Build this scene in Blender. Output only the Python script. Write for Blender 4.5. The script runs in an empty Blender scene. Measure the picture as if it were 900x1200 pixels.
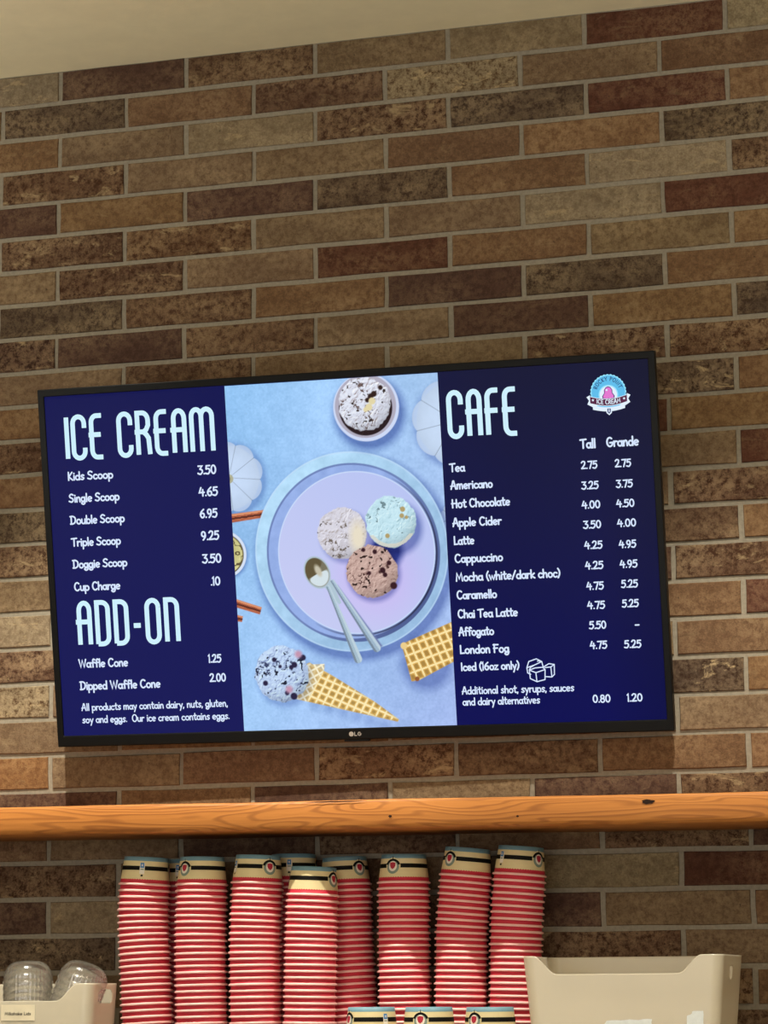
import bpy, bmesh, math, random
import numpy as np
from mathutils import Vector, Matrix
R = math.radians
random.seed(7)
S = bpy.context.scene
COL = S.collection

# ---------------------------------------------------------------- camera, world, light
cd = bpy.data.cameras.new('camera'); cam = bpy.data.objects.new('camera', cd); COL.objects.link(cam)
cd.sensor_fit = 'VERTICAL'; cd.sensor_height = 24.0; cd.lens = 3085.77 * 24.0 / 1200.0
rx, ux, fx = Vector((0.959761, 0.280725, -0.0072)), Vector((0.057325, -0.170757, 0.983644)), Vector((-0.274904, 0.944476, 0.179979))
m = Matrix((rx, ux, -fx)).transposed().to_4x4(); m.translation = Vector((1.8915, -4.35476, 1.46037))
cam.matrix_world = m
cd.clip_start = 0.05
S.camera = cam
S.cycles.transparent_max_bounces = 64
S.view_settings.view_transform = 'Standard'; S.view_settings.look = 'None'
S.view_settings.gamma = 1.0; S.view_settings.exposure = 0.0
w = bpy.data.worlds.new('world'); S.world = w; w.use_nodes = True
w.node_tree.nodes['Background'].inputs[0].default_value = (1, .85, .65, 1)
w.node_tree.nodes['Background'].inputs[1].default_value = 0.05

CEIL = 3.166
WARM = (1.0, 0.93, 0.79)
def spot(name, loc, target, power, size, blend, rad, color=WARM):
    l = bpy.data.lights.new(name, 'SPOT'); l.energy = power; l.color = color
    l.spot_size = R(size); l.spot_blend = blend; l.shadow_soft_size = rad
    o = bpy.data.objects.new(name, l); COL.objects.link(o); o.location = loc
    d = Vector(target) - Vector(loc); o.rotation_euler = d.to_track_quat('-Z', 'Y').to_euler()
    return o
def area(name, loc, target, power, sx, sy, color):
    l = bpy.data.lights.new(name, 'AREA'); l.shape = 'RECTANGLE'; l.size = sx; l.size_y = sy
    l.energy = power; l.color = color
    o = bpy.data.objects.new(name, l); COL.objects.link(o); o.location = loc
    d = Vector(target) - Vector(loc); o.rotation_euler = d.to_track_quat('-Z', 'Y').to_euler()
    return o
SPOTS = [(0.16, -0.80), (1.36, -0.80)]
spot('spot_light', (SPOTS[0][0], SPOTS[0][1], CEIL - 0.035), (0.14, -0.16, 1.35), 145, 58, 0.75, 0.012)
spot('spot_light', (SPOTS[1][0], SPOTS[1][1], CEIL - 0.035), (1.20, -0.22, 1.35), 106, 58, 0.75, 0.012)
FILL_PANELS = [(0.2, -3.0), (2.2, -3.0)]
for px_, py_ in FILL_PANELS:
    area('panel_light', (px_, py_, CEIL - 0.03), (px_, py_, 0), 3, 1.1, 0.5, (1.0, 1.0, 0.96))  # overhead fill, added to lift the ambient level
area('daylight', (0.9, -6.1, 1.5), (0.9, 0, 1.5), 44, 3.6, 2.0, (1.0, 1.0, 1.0))  # added frontal fill from behind the camera, standing in for daylight
FILL_PENDANTS = [(-0.75, -1.2), (2.3, -1.2)]
for px_, py_ in FILL_PENDANTS: area('uplight', (px_, py_, 2.12), (px_, py_, 3.0), 10.5, 0.24, 0.24, (1.0, 1.0, 0.96))  # uplights added out of view to brighten the ceiling

# ---------------------------------------------------------------- materials
def lin(c):
    c = c / 255.0
    return c / 12.92 if c <= 0.04045 else ((c + 0.055) / 1.055) ** 2.4
def rgb(r, g, b): return (lin(r), lin(g), lin(b), 1.0)
class NT:
    def __init__(s, name):
        s.m = bpy.data.materials.new(name); s.m.use_nodes = True; s.t = s.m.node_tree
        s.t.nodes.clear(); s.out = s.n('ShaderNodeOutputMaterial')
    def n(s, kind, **kw):
        nd = s.t.nodes.new(kind)
        for k, v in kw.items():
            setattr(nd, k, v)
        return nd
    def l(s, a, b): s.t.links.new(a, b)
    def v(s, sock, val):
        if isinstance(val, bpy.types.NodeSocket): s.l(val, sock)
        else: sock.default_value = val
    def math(s, op, a, b=0.0, c=0.0):
        nd = s.n('ShaderNodeMath', operation=op); s.v(nd.inputs[0], a); s.v(nd.inputs[1], b); s.v(nd.inputs[2], c); return nd.outputs[0]
    def mix(s, f, a, b, blend='MIX'):
        nd = s.n('ShaderNodeMix', data_type='RGBA', blend_type=blend)
        s.v(nd.inputs[0], f); s.v(nd.inputs[6], a); s.v(nd.inputs[7], b); return nd.outputs[2]
    def noise(s, vec, scale, detail=4.0, rough=0.6, dist=0.0):
        nd = s.n('ShaderNodeTexNoise'); s.l(vec, nd.inputs['Vector']); nd.inputs['Scale'].default_value = scale
        nd.inputs['Detail'].default_value = detail; nd.inputs['Roughness'].default_value = rough; nd.inputs['Distortion'].default_value = dist
        return nd.outputs[0]
    def ramp(s, f, a, b, lo=0.0, hi=1.0):
        nd = s.n('ShaderNodeMapRange'); s.v(nd.inputs[0], f)
        for i, q in enumerate((a, b, lo, hi)): nd.inputs[i + 1].default_value = q
        return nd.outputs[0]
    def bsdf(s, color, rough=0.6, spec=0.5, **kw):
        p = s.n('ShaderNodeBsdfPrincipled'); s.v(p.inputs['Base Color'], color); s.v(p.inputs['Roughness'], rough)
        s.v(p.inputs['Specular IOR Level'], spec)
        for k, q in kw.items(): s.v(p.inputs[k.replace('_', ' ')], q)
        s.l(p.outputs[0], s.out.inputs[0]); s.p = p; return p
    def bump(s, h, strength, dist):
        b = s.n('ShaderNodeBump'); s.l(h, b.inputs['Height']); b.inputs['Strength'].default_value = strength; b.inputs['Distance'].default_value = dist
        s.l(b.outputs[0], s.p.inputs['Normal'])
def objcoord(k): return k.n('ShaderNodeTexCoord').outputs['Object']

def plain(name, col, rough=0.5, spec=0.5, var=0.06, scale=30, bump=0.0, **kw):
    k = NT(name); oc = objcoord(k); nz = k.noise(oc, scale, 3)
    c = k.mix(k.ramp(nz, 0.3, 0.7), tuple(q * (1 - var) for q in col[:3]) + (1,), tuple(min(1, q * (1 + var)) for q in col[:3]) + (1,))
    k.bsdf(c, rough, spec, **kw)
    if bump: k.bump(k.noise(oc, scale * 6, 4), bump, 0.002)
    return k.m

def brick_material(name, island=False):
    k = NT(name); oc = objcoord(k)
    if island:
        gi = k.n('ShaderNodeNewGeometry').outputs['Random Per Island']
        cr = k.n('ShaderNodeValToRGB'); k.l(gi, cr.inputs[0]); cr.color_ramp.interpolation = 'CONSTANT'
        cols = [rgb(*BC[c]) for c in 'TBDMGRTB']
        el = cr.color_ramp.elements
        while len(el) < len(cols): el.new(0.5)
        for i, c in enumerate(cols): el[i].position = i / len(cols); el[i].color = c
        base = cr.outputs[0]; rnd = gi; mot = 0.6; cream = 0.2
    else:
        oi = k.n('ShaderNodeObjectInfo'); base = oi.outputs['Color']; rnd = oi.outputs['Random']
        mot = k.n('ShaderNodeAttribute', attribute_type='OBJECT', attribute_name='mottle').outputs['Fac']
        cream = k.n('ShaderNodeAttribute', attribute_type='OBJECT', attribute_name='cream').outputs['Fac']
    off = k.n('ShaderNodeCombineXYZ'); k.l(k.math('MULTIPLY', rnd, 37.0), off.inputs[0]); k.l(k.math('MULTIPLY', rnd, 91.0), off.inputs[1]); k.l(k.math('MULTIPLY', rnd, 53.0), off.inputs[2])
    va = k.n('ShaderNodeVectorMath', operation='ADD'); k.l(oc, va.inputs[0]); k.l(off.outputs[0], va.inputs[1]); v = va.outputs[0]
    st = k.n('ShaderNodeMapping'); k.l(v, st.inputs[0]); st.inputs['Scale'].default_value = (0.45, 1, 1); vs = st.outputs[0]
    big = k.ramp(k.noise(vs, 16, 2, 0.5), 0.35, 0.65)
    mid = k.ramp(k.noise(v, 85, 6, 0.78), 0.40, 0.60)
    fine = k.ramp(k.noise(v, 300, 4, 0.75), 0.38, 0.62)
    dark = k.mix(1.0, base, rgb(150, 126, 108), 'MULTIPLY')
    light = k.mix(0.40, base, rgb(182, 158, 122))
    f1 = k.math('MULTIPLY', mot, k.math('SUBTRACT', 1.0, mid))
    c = k.mix(k.math('MULTIPLY_ADD', f1, 0.85, k.math('MULTIPLY', k.math('SUBTRACT', 1.0, mid), 0.15)), base, dark)
    c = k.mix(k.math('MULTIPLY', k.math('MULTIPLY', big, mid), k.math('MULTIPLY_ADD', mot, 0.80, 0.2)), c, light)
    c = k.mix(k.math('MULTIPLY', k.math('SUBTRACT', 1.0, big), 0.22), c, dark)
    c = k.mix(k.math('MULTIPLY', fine, 0.42), c, k.mix(1.0, c, (0.55, 0.5, 0.46, 1), 'MULTIPLY'))
    cm = k.math('MULTIPLY', k.ramp(k.noise(vs, 42, 6, 0.72, 0.6), 0.57, 0.66), cream)
    c = k.mix(cm, c, rgb(186, 164, 126))
    pit = k.ramp(k.noise(v, 190, 2, 0.5), 0.70, 0.76)
    c = k.mix(k.math('MULTIPLY', pit, 0.6), c, rgb(50, 36, 28))
    k.bsdf(c, 0.85, 0.25)
    h = k.math('ADD', k.math('MULTIPLY', mid, 0.6), k.math('SUBTRACT', k.math('MULTIPLY', fine, 0.4), pit))
    k.bump(h, 0.45, 0.0016)
    return k.m

BC = dict(T=(142, 121, 94), G=(160, 146, 119), L=(150, 134, 106), B=(138, 109, 79), O=(146, 116, 84), P=(154, 114, 76), R=(104, 66, 50),
          D=(98, 72, 60), M=(122, 96, 74), K=(104, 88, 72), Q=(132, 104, 78))
MAT = {}
MAT['brick'] = brick_material('brick_clay')
MAT['brick_far'] = brick_material('brick_clay_far', True)
k = NT('mortar'); oc = objcoord(k)
k.bsdf(k.mix(k.ramp(k.noise(oc, 140, 4), 0.3, 0.7), rgb(138, 130, 116), rgb(158, 150, 134)), 0.95, 0.15); k.bump(k.noise(oc, 400, 3), 0.3, 0.001); MAT['mortar'] = k.m
MAT['plaster'] = plain('ceiling_plaster', rgb(238, 227, 192), 0.9, 0.2, 0.03, 18, 0.15)
MAT['room'] = plain('room_paint', rgb(226, 220, 206), 0.9, 0.2, 0.03, 4)
MAT['floor'] = plain('floor_tile', rgb(206, 198, 184), 0.5, 0.4, 0.08, 3)
# wood
k = NT('pine_shelf'); oc = objcoord(k)
def mapped(k, v, sc):
    st = k.n('ShaderNodeMapping'); k.l(v, st.inputs[0]); st.inputs['Scale'].default_value = sc; return st.outputs[0]
n1 = k.noise(mapped(k, oc, (2.0, 6, 16)), 1.0, 2.0, 0.45, 0.7)
rings = k.math('SINE', k.math('MULTIPLY', n1, 150.0))
fib = k.noise(mapped(k, oc, (14, 120, 420)), 1.0, 3)
c = k.mix(k.math('MULTIPLY', k.ramp(rings, 0.1, 1.0), 0.62), rgb(196, 126, 58), rgb(128, 68, 24))
c = k.mix(k.math('MULTIPLY', k.ramp(fib, 0.4, 0.7), 0.22), c, rgb(150, 84, 30))
c = k.mix(k.ramp(k.noise(mapped(k, oc, (3, 4, 8)), 1.0, 2), 0.35, 0.7, 0, 0.35), c, rgb(208, 140, 70))
k.bsdf(c, 0.5, 0.35); k.bump(rings, 0.1, 0.001); MAT['wood'] = k.m
MAT['knot'] = plain('wood_knot', rgb(38, 18, 8), 0.7, 0.3)
MAT['counter'] = plain('counter_laminate', rgb(120, 112, 100), 0.4, 0.5, 0.1, 60)
MAT['cabinet'] = plain('cabinet_panel', rgb(96, 84, 72), 0.6, 0.3)
MAT['pink'] = plain('cup_pink_paper', rgb(200, 46, 68), 0.5, 0.35, 0.05, 60)
MAT['rimp'] = plain('cup_rim_paper', rgb(250, 200, 194), 0.45, 0.4, 0.03, 60)
MAT['cream'] = plain('cup_cream_paper', rgb(226, 210, 162), 0.5, 0.35, 0.03, 60)
MAT['cblue'] = plain('cup_blue_paper', rgb(112, 152, 168), 0.5, 0.35, 0.05, 60)
MAT['cblack'] = plain('cup_black_ink', rgb(12, 10, 8), 0.6, 0.15)
MAT['egrey'] = plain('emblem_grey_ink', rgb(128, 146, 134), 0.5, 0.35)
MAT['ewhite'] = plain('emblem_white_ink', rgb(236, 228, 214), 0.5, 0.35)
MAT['ered'] = plain('emblem_red_ink', rgb(176, 40, 62), 0.5, 0.35)
MAT['esticker'] = plain('sticker_blue_ink', rgb(60, 128, 190), 0.5, 0.35)
k = NT('bin_plastic'); oc = objcoord(k); k.bsdf(k.mix(k.noise(oc, 8, 2), rgb(252, 246, 226), rgb(246, 240, 218)), 0.3, 0.5, Coat_Weight=0.3, Coat_Roughness=0.12)
tr = k.n('ShaderNodeBsdfTransparent'); tr.inputs[0].default_value = (0.92, 0.86, 0.80, 1); mx = k.n('ShaderNodeMixShader'); mx.inputs[0].default_value = 0.43
k.l(k.p.outputs[0], mx.inputs[1]); k.l(tr.outputs[0], mx.inputs[2]); k.l(mx.outputs[0], k.out.inputs[0]); MAT['bin'] = k.m
MAT['film'] = plain('bin_sticker_film', rgb(232, 238, 236), 0.2, 0.6, 0.05, 160)
MAT['taglabel'] = plain('bin_paper_tag', rgb(238, 228, 200), 0.5, 0.3)
MAT['ink'] = plain('black_ink', rgb(28, 24, 18), 0.6, 0.3)
MAT['bezel'] = plain('television_black_plastic', rgb(14, 15, 16), 0.42, 0.15, 0.1, 40)
MAT['metal'] = plain('bracket_metal', rgb(40, 40, 42), 0.4, 0.5, Metallic=0.8)
MAT['silver'] = plain('brand_mark_silver', rgb(176, 174, 170), 0.4, 0.5)
MAT['knobsteel'] = plain('lamp_trim_white', rgb(220, 216, 208), 0.4, 0.5)
def emit(name, col, strength=1.0, vcol=None, rough=0.35):
    k = NT(name)
    if vcol:
        a = k.n('ShaderNodeAttribute', attribute_type='GEOMETRY', attribute_name=vcol); c = a.outputs['Color']
    else: c = col
    k.bsdf((0.003, 0.003, 0.004, 1), rough, 0.05)
    k.v(k.p.inputs['Emission Color'], c); k.p.inputs['Emission Strength'].default_value = strength
    k.m.cycles.emission_sampling = 'NONE'
    return k.m
MAT['screen'] = emit('screen_navy_display', None, 1.0, 'Col', 0.22)
MAT['picture'] = emit('screen_photo_display', None, 1.0, 'Col')
MAT['thead'] = emit('screen_heading_glow', rgb(206, 240, 255), 1.0)
MAT['ttext'] = emit('screen_text_glow', rgb(214, 228, 255), 1.0)
for n_, c_ in dict(lblue=(96, 190, 236), lwhite=(226, 240, 255), lnavy=(34, 44, 104), lpink=(228, 120, 208), lmaroon=(88, 38, 70), lcyan=(150, 226, 255)).items():
    MAT[n_] = emit('screen_logo_' + n_[1:], rgb(*c_), 1.0)
k = NT('lamp_glow'); k.bsdf((0.8, 0.8, 0.8, 1), 0.5); k.p.inputs['Emission Color'].default_value = (1, .8, .55, 1); k.p.inputs['Emission Strength'].default_value = 4; MAT['lamp'] = k.m
# clear lids
k = NT('clear_lid_plastic'); oc = objcoord(k)
tr = k.n('ShaderNodeBsdfTransparent'); tr.inputs[0].default_value = (0.99, 0.988, 0.98, 1)
gl = k.n('ShaderNodeBsdfGlossy'); gl.inputs['Roughness'].default_value = 0.15; gl.inputs[0].default_value = (1, 1, 1, 1)
df = k.n('ShaderNodeBsdfDiffuse'); df.inputs[0].default_value = (0.75, 0.72, 0.66, 1)
lw = k.n('ShaderNodeLayerWeight'); lw.inputs[0].default_value = 0.16
mx = k.n('ShaderNodeMixShader'); k.l(k.math('MULTIPLY_ADD', lw.outputs['Fresnel'], 0.9, 0.15), mx.inputs[0]); k.l(tr.outputs[0], mx.inputs[1]); k.l(gl.outputs[0], mx.inputs[2])
mx2 = k.n('ShaderNodeMixShader'); mx2.inputs[0].default_value = 0.045; k.l(mx.outputs[0], mx2.inputs[1]); k.l(df.outputs[0], mx2.inputs[2]); k.l(mx2.outputs[0], k.out.inputs[0]); MAT['lid'] = k.m

# ---------------------------------------------------------------- helpers
def mesh(name, verts, faces, mats, smooth=False, midx=None):
    me = bpy.data.meshes.new(name); me.from_pydata([tuple(v) for v in verts], [], faces)
    for q in (mats if isinstance(mats, (list, tuple)) else [mats]): me.materials.append(MAT[q])
    if midx is not None: me.polygons.foreach_set('material_index', midx)
    if smooth: me.polygons.foreach_set('use_smooth', [True] * len(me.polygons))
    me.update(); return me
def obj(name, me, parent=None, loc=None):
    o = bpy.data.objects.new(name, me); COL.objects.link(o)
    if parent is not None: o.parent = parent
    if loc is not None: o.location = loc
    return o
def empty(name, loc, parent=None):
    o = bpy.data.objects.new(name, None); o.empty_display_size = 0.05; COL.objects.link(o); o.location = loc
    if parent: o.parent = parent
    return o
def tag(o, label=None, cat=None, group=None, kind=None):
    if label: o['label'] = label
    if cat: o['category'] = cat
    if group: o['group'] = group
    if kind: o['kind'] = kind
    return o
def boxes(bl):
    V, F = [], []
    for (x0, x1, y0, y1, z0, z1) in bl:
        b = len(V)
        V += [(x, y, z) for z in (z0, z1) for x, y in ((x0, y0), (x1, y0), (x1, y1), (x0, y1))]
        F += [tuple(b + i for i in f) for f in ((3, 2, 1, 0), (4, 5, 6, 7), (0, 1, 5, 4), (1, 2, 6, 5), (2, 3, 7, 6), (3, 0, 4, 7))]
    return V, F
def bevel(o, w, seg=2):
    md = o.modifiers.new('bevel', 'BEVEL'); md.width = w; md.segments = seg; md.limit_method = 'ANGLE'; md.angle_limit = R(40)
def lathe(prof, n):
    V, F = [], []
    for i in range(n):
        a = 2 * math.pi * i / n
        for r_, z_ in prof: V.append((r_ * math.cos(a), r_ * math.sin(a), z_))
    p_ = len(prof)
    for i in range(n):
        j = (i + 1) % n
        for q in range(p_ - 1): F.append((i * p_ + q, j * p_ + q, j * p_ + q + 1, i * p_ + q + 1))
    return V, F

# ---------------------------------------------------------------- the setting
def struct(name, bl, mat):
    o = obj(name, mesh(name, *boxes(bl), mat)); o['kind'] = 'structure'; return o
XL, XR, YB, YF = -1.6, 3.4, 0.0, -6.2
wall = struct('wall_back', [(XL, XR, YB, YB + 0.12, 0, CEIL)], 'mortar')
struct('wall_left', [(XL - 0.1, XL, YF, YB + 0.12, 0, CEIL)], 'room')
struct('wall_right', [(XR, XR + 0.1, YF, YB + 0.12, 0, CEIL)], 'room')
struct('wall_front', [(XL, XR, YF - 0.1, YF, 0, CEIL)], 'room')
struct('floor', [(XL - 0.1, XR + 0.1, YF - 0.1, YB + 0.12, -0.1, 0)], 'floor')
struct('ceiling', [(XL - 0.1, XR + 0.1, YF - 0.1, YB + 0.12, CEIL, CEIL + 0.1)], 'plaster')

t = struct('window_1', [(-1.0, 2.8, YF, YF + .05, .42, .48), (-1.0, 2.8, YF, YF + .05, 2.52, 2.58), (-1.0, -.94, YF, YF + .05, .48, 2.52), (2.74, 2.8, YF, YF + .05, .48, 2.52), (.87, .93, YF, YF + .05, .48, 2.52)], 'knobsteel')  # made-up window frame round the frontal fill, behind the camera

# bricks: every tile of the wall is a part of wall_back
BL, RH, MO = 0.25, 0.06415, 0.0085
def brick_mesh(i, L):
    rr = random.Random(100 + i)
    hx, hz = (L - MO) / 2, (RH - MO) / 2; jb = 0.0009
    xs = [-hx, -hx * .33, hx * .33, hx]
    out = [(x, -hz) for x in xs] + [(hx, 0)] + [(x, hz) for x in reversed(xs)] + [(-hx, 0)]
    out = [(x + rr.uniform(-jb, jb), z + rr.uniform(-jb, jb)) for x, z in out]
    V, F = [], []
    n = len(out)
    bw = 0.0013
    for (x, z) in out: V.append((x * (1 - bw / hx), -0.0032 + rr.uniform(-0.0003, 0.0003), z * (1 - bw / hz)))
    for (x, z) in out: V.append((x, -0.0016, z))
    for (x, z) in out: V.append((x, 0.002, z))
    F.append(tuple(range(n)))
    for q in (0, 1):
        for a in range(n):
            b = (a + 1) % n; F.append((q * n + a, q * n + n + a, q * n + n + b, q * n + b))
    me = mesh('brick', V, F, 'brick'); return me
bm_var = [brick_mesh(i, BL) for i in range(8)]
PLAN = {  # row: colours of the tiles in view, from the left edge of the frame
 1: 'GDMTLRG', 2: 'KQMgTQ', 3: 'BTGmKRO', 4: 'mTTQOK', 5: 'DBDKBGm', 6: 'mqTTGR', 7: 'TmTRBTO', 8: 'KMBDKB', 9: 'dDMTDBK', 10: 'TMTTmq',
 11: 'OTMTKkB', 12: 'mBTDRO', 13: 'OBTMKTR', 14: 'KTBDTm', 15: 'mTMBMMO', 16: 'TBDMDm', 17: 'GTBRMBR', 18: 'mBTMTQ', 19: 'gTMDBkO',
 20: 'TBTMMT', 21: 'PTQqMBO', 22: 'DBDTDm', 23: 'QTDMQmD', 24: 'mTMTGR', 25: 'DGTMDTO', 26: 'kMBDmT', 27: 'MTBMmqB', 28: 'TMDBTM'}
nb = 0
for row in range(1, 29):
    A = row % 2 == 1
    cols = PLAN[row]
    for kk in range(-2, 8):
        u0 = kk if A else kk + 0.53        # left joint in brick lengths
        idx = kk + 1
        if 0 <= idx < len(cols): ch = cols[idx]
        else: ch = random.choice('TBMDKTGQmRO')
        mot = 0.45
        if ch.islower(): mot = 1.0
        if ch in 'MK': mot = 0.8
        cream = 0.15
        if ch in 'gk': cream = 0.9
        elif ch.islower() or ch in 'G': cream = 0.55
        elif ch in 'RDO': cream = 0.12
        r0, g0, b0 = BC[ch.upper()]
        j = random.uniform(0.94, 1.06)
        o = obj('brick', bm_var[random.randrange(8)], wall, ((u0 + 0.5) * BL + random.uniform(-.0008, .0008), 0.0 + random.uniform(-.0007, .0009), 3.2 - row * RH + random.uniform(-.0005, .0005)))
        if random.random() < 0.5: o.rotation_euler = (0, 0, 0)
        o.color = (lin(r0) * j, lin(g0) * j * random.uniform(.97, 1.03), lin(b0) * j * random.uniform(.95, 1.05), 1)
        o['mottle'] = mot; o['cream'] = cream
        nb += 1
V, F = [], []
for row in range(1, 29):                   # the same brickwork beyond the frame, joined
    for kk in list(range(-7, -2)) + list(range(8, 14)):
        u0 = kk if row % 2 else kk + 0.53
        x0, x1 = max(XL, u0 * BL + MO / 2), min(XR, (u0 + 1) * BL - MO / 2)
        if x1 - x0 < 0.02: continue
        zc = 3.2 - row * RH
        v, f = boxes([(x0, x1, -0.003, 0.002, zc - (RH - MO) / 2, zc + (RH - MO) / 2)])
        b = len(V); V += v; F += [tuple(b + i for i in q) for q in f]
o = obj('brickwork', mesh('brickwork', V, F, 'brick_far'), wall); o['kind'] = 'stuff'

# ---------------------------------------------------------------- recessed ceiling lamps (above the frame) and added fill fixtures
for i, (x, y) in enumerate(SPOTS):
    t = tag(empty('ceiling_spotlight', (x, y, CEIL)), ['round recessed ceiling spotlight above the left end of the television', 'round recessed ceiling spotlight above the right end of the television'][i], 'spotlight', 'recessed spotlights over the counter')
    obj('trim_ring', mesh('trim_ring', *lathe([(0.055, 0), (0.055, -0.006), (0.042, -0.008), (0.040, 0.0)], 40), 'knobsteel', True), t)
    obj('lamp_disc', mesh('lamp_disc', *lathe([(0.041, -0.002), (0.02, -0.003), (0.0005, -0.003)], 40), 'lamp', True), t)
for i, (x, y) in enumerate(FILL_PANELS):  # added fixtures to house the overhead fill
    t = tag(empty('ceiling_panel_light', (x, y, CEIL)), ['flat ceiling light panel in the room, the left one', 'flat ceiling light panel in the room, the right one'][i], 'ceiling light', 'ceiling light panels')
    obj('panel_frame', mesh('panel_frame', *boxes([(-.58, -.55, -.28, .28, -.02, 0), (.55, .58, -.28, .28, -.02, 0), (-.55, .55, -.28, -.25, -.02, 0), (-.55, .55, .25, .28, -.02, 0)]), 'knobsteel'), t)
    obj('diffuser', mesh('diffuser', *boxes([(-.55, .55, -.25, .25, -.008, 0)]), 'lamp'), t)

for i, (x, y) in enumerate(FILL_PENDANTS):  # added bowls to house the ceiling-brightening uplights, outside the frame
    t = tag(empty('pendant_uplighter', (x, y, 2.1)), ['white bowl pendant lamp hanging left of the picture, lighting the ceiling', 'white bowl pendant lamp hanging right of the picture, lighting the ceiling'][i], 'pendant lamp', 'bowl pendant lamps')
    obj('bowl', mesh('bowl', *lathe([(.001, -.06), (.08, -.05), (.14, -.01), (.17, .04), (.167, .04), (.136, -.006), (.08, -.044), (.001, -.054)], 48), 'knobsteel', True), t)
    for k_ in range(3):
        an = k_ * 2.094
        obj('rod', mesh('rod', *boxes([(.166 * math.cos(an) - .002, .166 * math.cos(an) + .002, .166 * math.sin(an) - .002, .166 * math.sin(an) + .002, .03, CEIL - 2.1)]), 'metal'), t)

# ---------------------------------------------------------------- shelf
t = tag(empty('wooden_shelf', (0.7, -0.003, 1.75)), 'long thick orange pine shelf board across the brick wall under the television', 'shelf')
V, F = [], []
nx = 180
def nz1(x, s): return math.sin(x * 3.1 + s) * .5 + math.sin(x * 7.7 + s * 2) * .3 + math.sin(x * 17.3 + s * 3) * .2
for i in range(nx + 1):
    x = -0.7 + 2.9 * i / nx
    zt = 1.7775 - .0061 * x + .0012 * nz1(x, 1) + .0004 * nz1(x * 4, 5); zb = 1.7322 - .0083 * x + .0012 * nz1(x, 4)
    yf = -0.205 + .001 * nz1(x, 8)
    pr = [(0, zt), (yf + .006, zt), (yf + .002, zt - .0015), (yf, zt - .005), (yf, zb + .007), (yf + .0025, zb + .002), (yf + .008, zb), (0, zb)]
    V += [(x - .7, y, z - 1.75) for y, z in pr]
for i in range(nx):
    for q in range(8):
        a, b = i * 8 + q, i * 8 + (q + 1) % 8; F.append((a, b, b + 8, a + 8))
F.append(tuple(range(8))[::-1]); F.append(tuple(nx * 8 + q for q in range(8)))
obj('board', mesh('board', V, F, 'wood', True), t)
def knot(x, z, a, b, name='knot'):
    V = [(x, -.2032, z)]; n = 14
    for ring, d in ((1, -.2045), ):
        for i in range(n):
            an = 2 * math.pi * i / n; rr = random.uniform(.75, 1.15)
            V.append((x + a * rr * math.cos(an), -.2067, z + b * rr * math.sin(an)))
    V[0] = (x, -.2068, z)
    V = [(p - .7, q, s - 1.75) for p, q, s in V]
    F = [(0, 1 + i, 1 + (i + 1) % n) for i in range(n)]
    obj(name, mesh(name, V, F, 'knot'), t)
knot(.6915, 1.7453, .0028, .0022); knot(1.118, 1.7575, .0105, .0036); knot(.905, 1.740, .0022, .0016)
knot(.60, 1.7715, .055, .0009, 'crack')

# ---------------------------------------------------------------- counter
CT = 1.36
t = tag(empty('back_counter', (0.7, -0.25, 0)), 'grey back counter just below the picture carrying the cups and bins', 'counter')
o = obj('worktop', mesh('worktop', *boxes([(-1.4, 1.4, -.32, .245, CT - .04, CT)]), 'counter'), t); bevel(o, .004)
obj('body', mesh('body', *boxes([(-1.38, 1.38, -.28, .245, 0, CT - .04)]), 'cabinet'), t)
for i in range(4):
    x = -1.37 + i * .69
    o = obj('door', mesh('door', *boxes([(x, x + .67, -.30, -.28, .1, CT - .06)]), 'cabinet'), t); bevel(o, .003)
    obj('handle', mesh('handle', *boxes([(x + .60, x + .615, -.325, -.30, .9, 1.05)]), 'metal'), o)

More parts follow.
